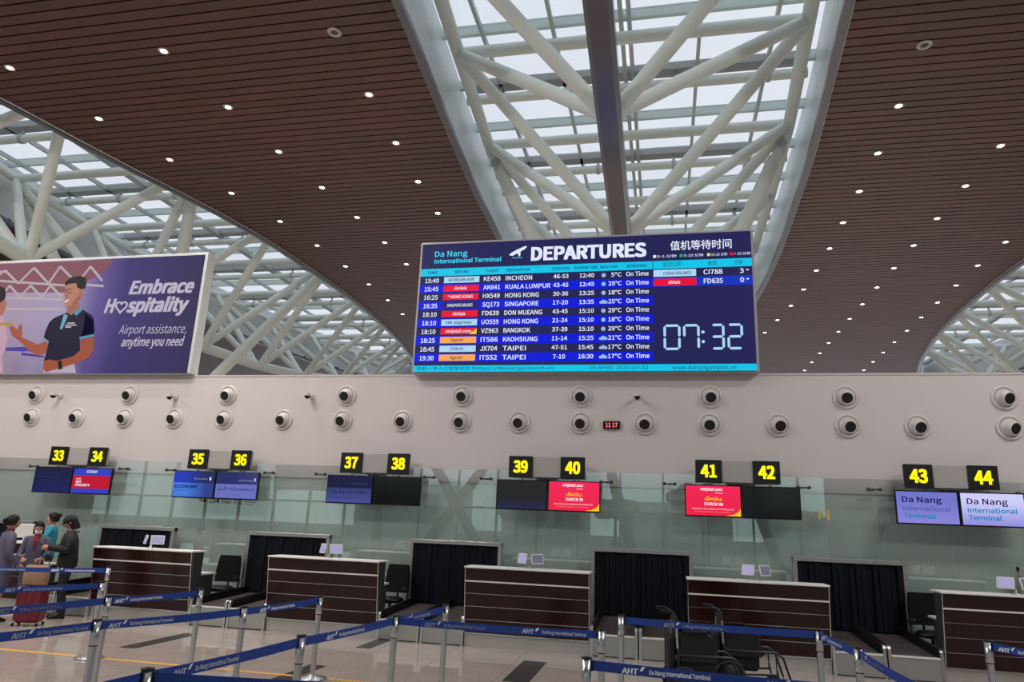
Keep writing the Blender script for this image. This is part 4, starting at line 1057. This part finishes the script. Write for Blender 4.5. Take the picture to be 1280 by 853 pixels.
def jacket(t, s, arms, mtop, rings, lean, sleeve=1.0, rs=1.):
    m = MB()
    m.loft([(cx*s, cy*s, cz*s, rx*s, ry*s) for cx, cy, cz, rx, ry in rings], 24, p=2.3)
    for kx, (el, wr) in zip((-1, 1), arms):
        sh = Vector((kx*.145, -lean*.45, 1.30)); el = Vector(el); wr = Vector(wr); end = el+(wr-el)*(.97 if sleeve >= 1 else 0.05)
        mid = (sh+el)/2
        pts = [sh+Vector((-kx*.07, 0, .02)), sh, mid, el]+([(el+end)/2, end] if sleeve >= 1 else [end])
        rr = [.05, .068*rs, .056*rs, .05*rs]+([.044*rs, .040*rs] if sleeve >= 1 else [.05*rs])
        m.path([p*s for p in pts], [r*s for r in rr], 14)
    return m.build('jacket' if sleeve >= 1 else 'blouse', mtop, t)
m_uni = mat('uniform_mauve', (84, 82, 104), .8); m_scarf = mat('maroon_scarf', (120, 20, 40), .7); m_blk = mat('black_cloth', (22, 21, 24), .8); m_teal = mat('teal_cloth', (30, 132, 156), .75)
m_shoe = mat('black_shoe', (14, 14, 15), .4)
def shoes(t, s, legs):
    for kn, an in legs:
        a = Vector(an)*s; m = MB()
        m.loft([(a.x, a.y-.07*s, .0, .045*s, .12*s), (a.x, a.y-.07*s, .03*s, .046*s, .122*s), (a.x, a.y-.05*s, .06*s, .04*s, .09*s), (a.x, a.y-.0*s, .10*s, .035*s, .045*s)], 16)
        m.build('shoe', m_shoe, t)
def trousers(t, s, legs, m_):
    m = MB(); m.loft([(0, 0, .78*s, .15*s, .12*s), (0, 0, .86*s, .155*s, .115*s), (0, 0, .98*s, .135*s, .10*s)], 20)
    for kx, (kn, an) in zip((-1, 1), legs):
        m.path([Vector((kx*.075, 0, .86))*s, Vector((kx*.085, 0, .74))*s, Vector(kn)*s, Vector(an)*s], [.08*s, .09*s, .066*s, .056*s], 16)
    return m.build('trousers', m_, t)
# A: uniformed woman at the left edge, seen from behind, turned to the right
LG0 = [((-.08, -.01, .47), (-.08, .02, .08)), ((.08, .0, .47), (.08, .04, .08))]
armsA = [((-.23, .02, 1.03), (-.20, -.16, .86)), ((.23, .02, 1.03), (.18, -.16, .90))]
t, s, V, hc, R, hair = figure('uniformed woman with dark bun at the left edge, seen from behind, in a mauve jacket', -10.35, 10.05, math.radians(150), 1.62, armsA, legs=LG0); hair('bun')
jacket(t, s, armsA, m_uni, [(0, .0, .74, .17, .13), (0, 0, .86, .17, .125), (0, 0, 1.02, .135, .10), (0, 0, 1.2, .165, .112), (0, 0, 1.30, .15, .095), (0, 0, 1.355, .06, .06)], 0)
MB().loft([(0, 0, 1.33*s, .075*s, .07*s), (0, -.005, 1.375*s, .058*s, .058*s), (0, -.005, 1.395*s, .052*s, .052*s)], 18).build('scarf', m_scarf, t)
MB().loft([(0, 0, .46*s, .155*s, .12*s), (0, 0, .62*s, .17*s, .125*s), (0, 0, .80*s, .165*s, .12*s)], 22).build('skirt', m_uni, t)
shoes(t, s, LG0)
# B: masked woman facing the camera with scarf, behind the cases
armsB = [((-.22, -.02, 1.03), (-.13, -.22, .98)), ((.22, -.02, 1.03), (.14, -.24, .98))]
t, s, V, hc, R, hair = figure('uniformed woman in a white face mask and red scarf behind the luggage', -10.48, 10.75, math.radians(35), 1.52, armsB, head=(.25, 0, .15), legs=LG0); hair('bob')
jacket(t, s, armsB, m_uni, [(0, .0, .74, .17, .13), (0, 0, .86, .17, .125), (0, 0, 1.02, .135, .10), (0, 0, 1.2, .165, .112), (0, 0, 1.30, .15, .095), (0, 0, 1.35, .07, .07)], 0)
MB().loft([(0, -.06*s, 1.12*s, .03*s, .055*s), (0, -.05*s, 1.22*s, .065*s, .075*s), (0, -.02*s, 1.33*s, .075*s, .078*s), (0, -.01*s, 1.385*s, .056*s, .058*s)], 18).build('scarf', m_scarf, t)
c = (hc+R @ Vector((0, -.052, -.045)))*s
MB().ball(c, .058*s, 16, (1.05, .85, .85), R).build('face_mask', mat('mask_white', (228, 228, 226), .8), t)
MB().loft([(0, 0, .46*s, .155*s, .12*s), (0, 0, .62*s, .17*s, .125*s), (0, 0, .80*s, .165*s, .12*s)], 22).build('skirt', m_uni, t)
shoes(t, s, LG0)
# C: agent in teal behind the far left counter
armsC = [((-.20, -.10, 1.05), (-.12, -.30, 1.04)), ((.20, -.10, 1.05), (.12, -.30, 1.04))]
t, s, V, hc, R, hair = figure('woman in a teal blouse with topknot, half hidden, facing left', -11.84, 12.45, math.radians(-55), 1.66, armsC, legs=LG0); hair('topbun')
jacket(t, s, armsC, m_teal, [(0, .0, .80, .16, .12), (0, 0, .9, .155, .115), (0, 0, 1.02, .135, .10), (0, 0, 1.2, .165, .112), (0, 0, 1.30, .15, .095), (0, 0, 1.36, .06, .06)], 0)
trousers(t, s, LG0, m_blk); shoes(t, s, LG0)
# D: traveller in black cap and jacket looking down at a phone
LGD = [((-.09, -.03, .47), (-.10, .02, .08)), ((.09, -.02, .47), (.11, .05, .08))]
armsD = [((-.25, -.02, 1.08), (-.16, -.27, 1.08)), ((.25, -.02, 1.06), (.06, -.30, 1.10))]
t, s, V, hc, R, hair = figure('traveller in black cap, jacket and trousers looking down at a phone', -9.88, 10.85, math.radians(-50), 1.64, armsD, head=(.45, 0, -.2), legs=LGD, lean=.06); hair('bob')
jacket(t, s, armsD, m_blk, [(0, .0, .80, .185, .14), (0, -.0, .9, .195, .145), (0, -.01, 1.05, .19, .135), (0, -.02, 1.2, .20, .13), (0, -.025, 1.30, .165, .10), (0, -.03, 1.37, .07, .065)], .06, rs=1.3)
trousers(t, s, LGD, m_blk); shoes(t, s, LGD)
cp = MB(); n = 22; vs = []
for i in range(8):
    a = PI*.47*i/7
    for j in range(n):
        u = 2*PI*j/n; vs.append((hc+R @ Vector((math.sin(a)*math.cos(u)*.094, math.sin(a)*math.sin(u)*.114, math.cos(a)*.115+.028)))*s)
cp.add(vs, [(i*n+j, (i+1)*n+j, (i+1)*n+(j+1) % n, i*n+(j+1) % n) for i in range(7) for j in range(n)], True)
bv = [];
for i in range(9):
    a = -PI*.15-PI*.7*i/8; bv.append((math.cos(a)*.085, math.sin(a)*.10)); 
vs = [(hc+R @ Vector((x, y, .035)))*s for x, y in bv]+[(hc+R @ Vector((x*.95, y*1.0-.07*math.sin(PI*i/8), .018)))*s for i, (x, y) in enumerate(bv)]
vs2 = [v+Vector((0, 0, .004)) for v in vs]; k9 = 9
cp.add(vs+vs2, [(i, i+1, k9+i+1, k9+i) for i in range(8)]+[(18+i, 18+k9+i, 18+k9+i+1, 18+i+1) for i in range(8)])
cp.build('cap', m_blk, t)
MB().path([Vector((.13, .10, 1.36))*s, Vector((.06, -.12, 1.30))*s, Vector((-.06, -.165, 1.12))*s, Vector((-.19, -.10, .93))*s], .012, 8).build('bag_strap', mat('bag_tan', (70, 52, 44), .6), t)
MB().bev(-.28*s, -.17*s, -.17*s, .06*s, .80*s, .98*s, .02).build('waist_bag', mat('bag_grey', (86, 82, 76), .7), t)
ph_ = thing('phone', 'dark phone held by the traveller in the black cap', 'phone', (0, 0, 0))
Mx = Matrix.Translation((-9.88, 10.85, 0)) @ Matrix.Rotation(math.radians(-50), 4, 'Z')
ph_.location = Mx @ (Vector((-.03, -.42, 1.13))*s); ph_.rotation_euler = (.7, 0, math.radians(-50))
MB().bev(-.036, .036, -.004, .004, -.07, .07, .004).build('phone_body', m_black, ph_)
# luggage
sc_ = thing('suitcase', 'maroon hard-shell suitcase in front of the uniformed women', 'suitcase', (-9.60, 9.98, 0), math.radians(20))
m_red = mat('maroon_shell', (104, 18, 34), .35)
MB().bev(-.19, .19, -.13, .13, .05, .60, .04).build('shell', m_red, sc_)
for xx in [-.15, -.05, .05, .15]: MB().bev(xx-.02, xx+.02, -.138, .138, .09, .56, .008).build('shell_rib', m_red, sc_)
for a in (-.17, .17):
    for b in (-.1, .1): MB().tube((a-.012, b, .026), (a+.012, b, .026), .026, n=12).build('wheel', m_black, sc_)
MB().path([(-.09, .12, .58), (-.09, .12, .95), (.09, .12, .95), (.09, .12, .58)], .01, 8).build('pull_handle', m_dark, sc_)
bg_ = thing('shopping_bag', 'beige patterned bag resting on the maroon suitcase', 'bag', (-9.60, 9.98, .603), math.radians(20))
MB().loft([(0, -.02, 0, .17, .09), (0, -.02, .12, .18, .10), (0, -.02, .25, .17, .07), (0, -.02, .29, .16, .03)], 20, p=3.5).build('bag_body', mat('bag_beige', (150, 118, 92), .7, noise=.5, nscale=22), bg_)
MB().path([(-.08, -.02, .28), (-.06, -.02, .38), (.06, -.02, .38), (.08, -.02, .28)], .008, 8).build('bag_handle', mat('bag_beige', (150, 118, 92)), bg_)

# ---------------------------------------------------------------- the rest of the hall: side walls and the glazed entrance front behind the visitor
o = MB().box(-45.4, -45, -16, 60, 0, CZ+.2).build('wall_left', m_white); o['kind'] = 'structure'
o = MB().box(45, 45.4, -16, 60, 0, CZ+.2).build('wall_right', m_white); o['kind'] = 'structure'
wf = MB().box(-45, 45, -16.2, -15.9, -.0, .12).build('window_4', m_dark); wf['kind'] = 'structure'
m_mg = mat('front_mullion', (96, 98, 98), .5)
fm = MB().box(-.06, .06, -.12, .06, .12, CZ).build('mullion', m_mg, wf, (-43.2, -16, 0)).data
for i in range(1, 37): put('mullion', fm, wf, (-43.2+2.4*i, -16, 0))
for z in (2.75, 5.4, 8.1): MB().box(-45, 45, -16.08, -15.95, z-.06, z+.06).build('transom', m_mg, wf)
gp = MB().box(.06, 2.34, -.01, .01, .12, CZ-.02).build('pane', m_front, wf, (-43.2, -16.05, 0)).data
for i in range(1, 36): put('pane', gp, wf, (-43.2+2.4*i, -16.05, 0))
for i, (a, b) in enumerate([(-38, -38), (-14, -6), (-10, -17), (-1.5, -4.5), (6, 2.5), (10, 14), (19, 25), (30, 34)]):
    MB().tube((a, -15.2, 0), (b, -15.2, CZ), .3, n=16).build('front_column', m_mg, wf)
# solid bays of the entrance front
for x0, x1, z0, z1 in [(-45, -37, 0, CZ), (-24, -19, 3.4, CZ), (8.5, 22, 0, 8), (-16, 9, 5.6, 6.3)]:
    MB().box(x0, x1, -15.88, -15.7, z0, z1).build('solid_bay', m_back, wf)
gnd = MB().box(-200, 200, -200, -16.2, -.5, -.05).build('forecourt', mat('asphalt', (96, 98, 100), .8, noise=.1, nscale=.5)); gnd['kind'] = 'structure'
m_leaf = mat('leaves', (46, 70, 48), .8, noise=.4, nscale=3); m_trunk = mat('trunk', (70, 58, 48), .8)
for i, (x, y, h) in enumerate([(-26, -38, 6), (-14, -44, 5), (-4, -36, 5.5), (3, -34, 7), (12, -42, 5), (22, -40, 6)]):
    t = thing('tree', 'round green forecourt tree, %s from the left' % ORD[i], 'tree', (x, y, -.05), 0, 'forecourt trees')
    MB().tube((0, 0, 0), (.1, 0, h*.6), .18, .1, 10).build('trunk', m_trunk, t)
    cr = MB()
    for q in range(34):
        a = q*2.4; r_ = (q/34)**.5*h*.32; cr.ball((math.cos(a)*r_, math.sin(a)*r_, h*(.62+.10*random.uniform(-1, 1.4)*(1-r_/h))), h*random.uniform(.07, .13), 8, (1, 1, .8))
    cr.build('crown', m_leaf, t)
for i, (x, w, h) in enumerate([(-60, 22, 9), (-30, 16, 6), (-8, 20, 7), (18, 18, 5.5), (45, 26, 8)]):
    t = thing('building', 'low pale building beyond the forecourt, %s from the left' % ORD[i], 'building', (x, -110, -.05), 0, 'buildings beyond the forecourt')
    MB().box(0, w, -8, 0, 0, h).build('walls', mat('far_wall', (150, 158, 160), .8), t)
    for q in range(int(w/3)): MB().box(1+q*3, 2.6+q*3, 0, .05, h*.45, h*.75).build('window', m_dark, t)
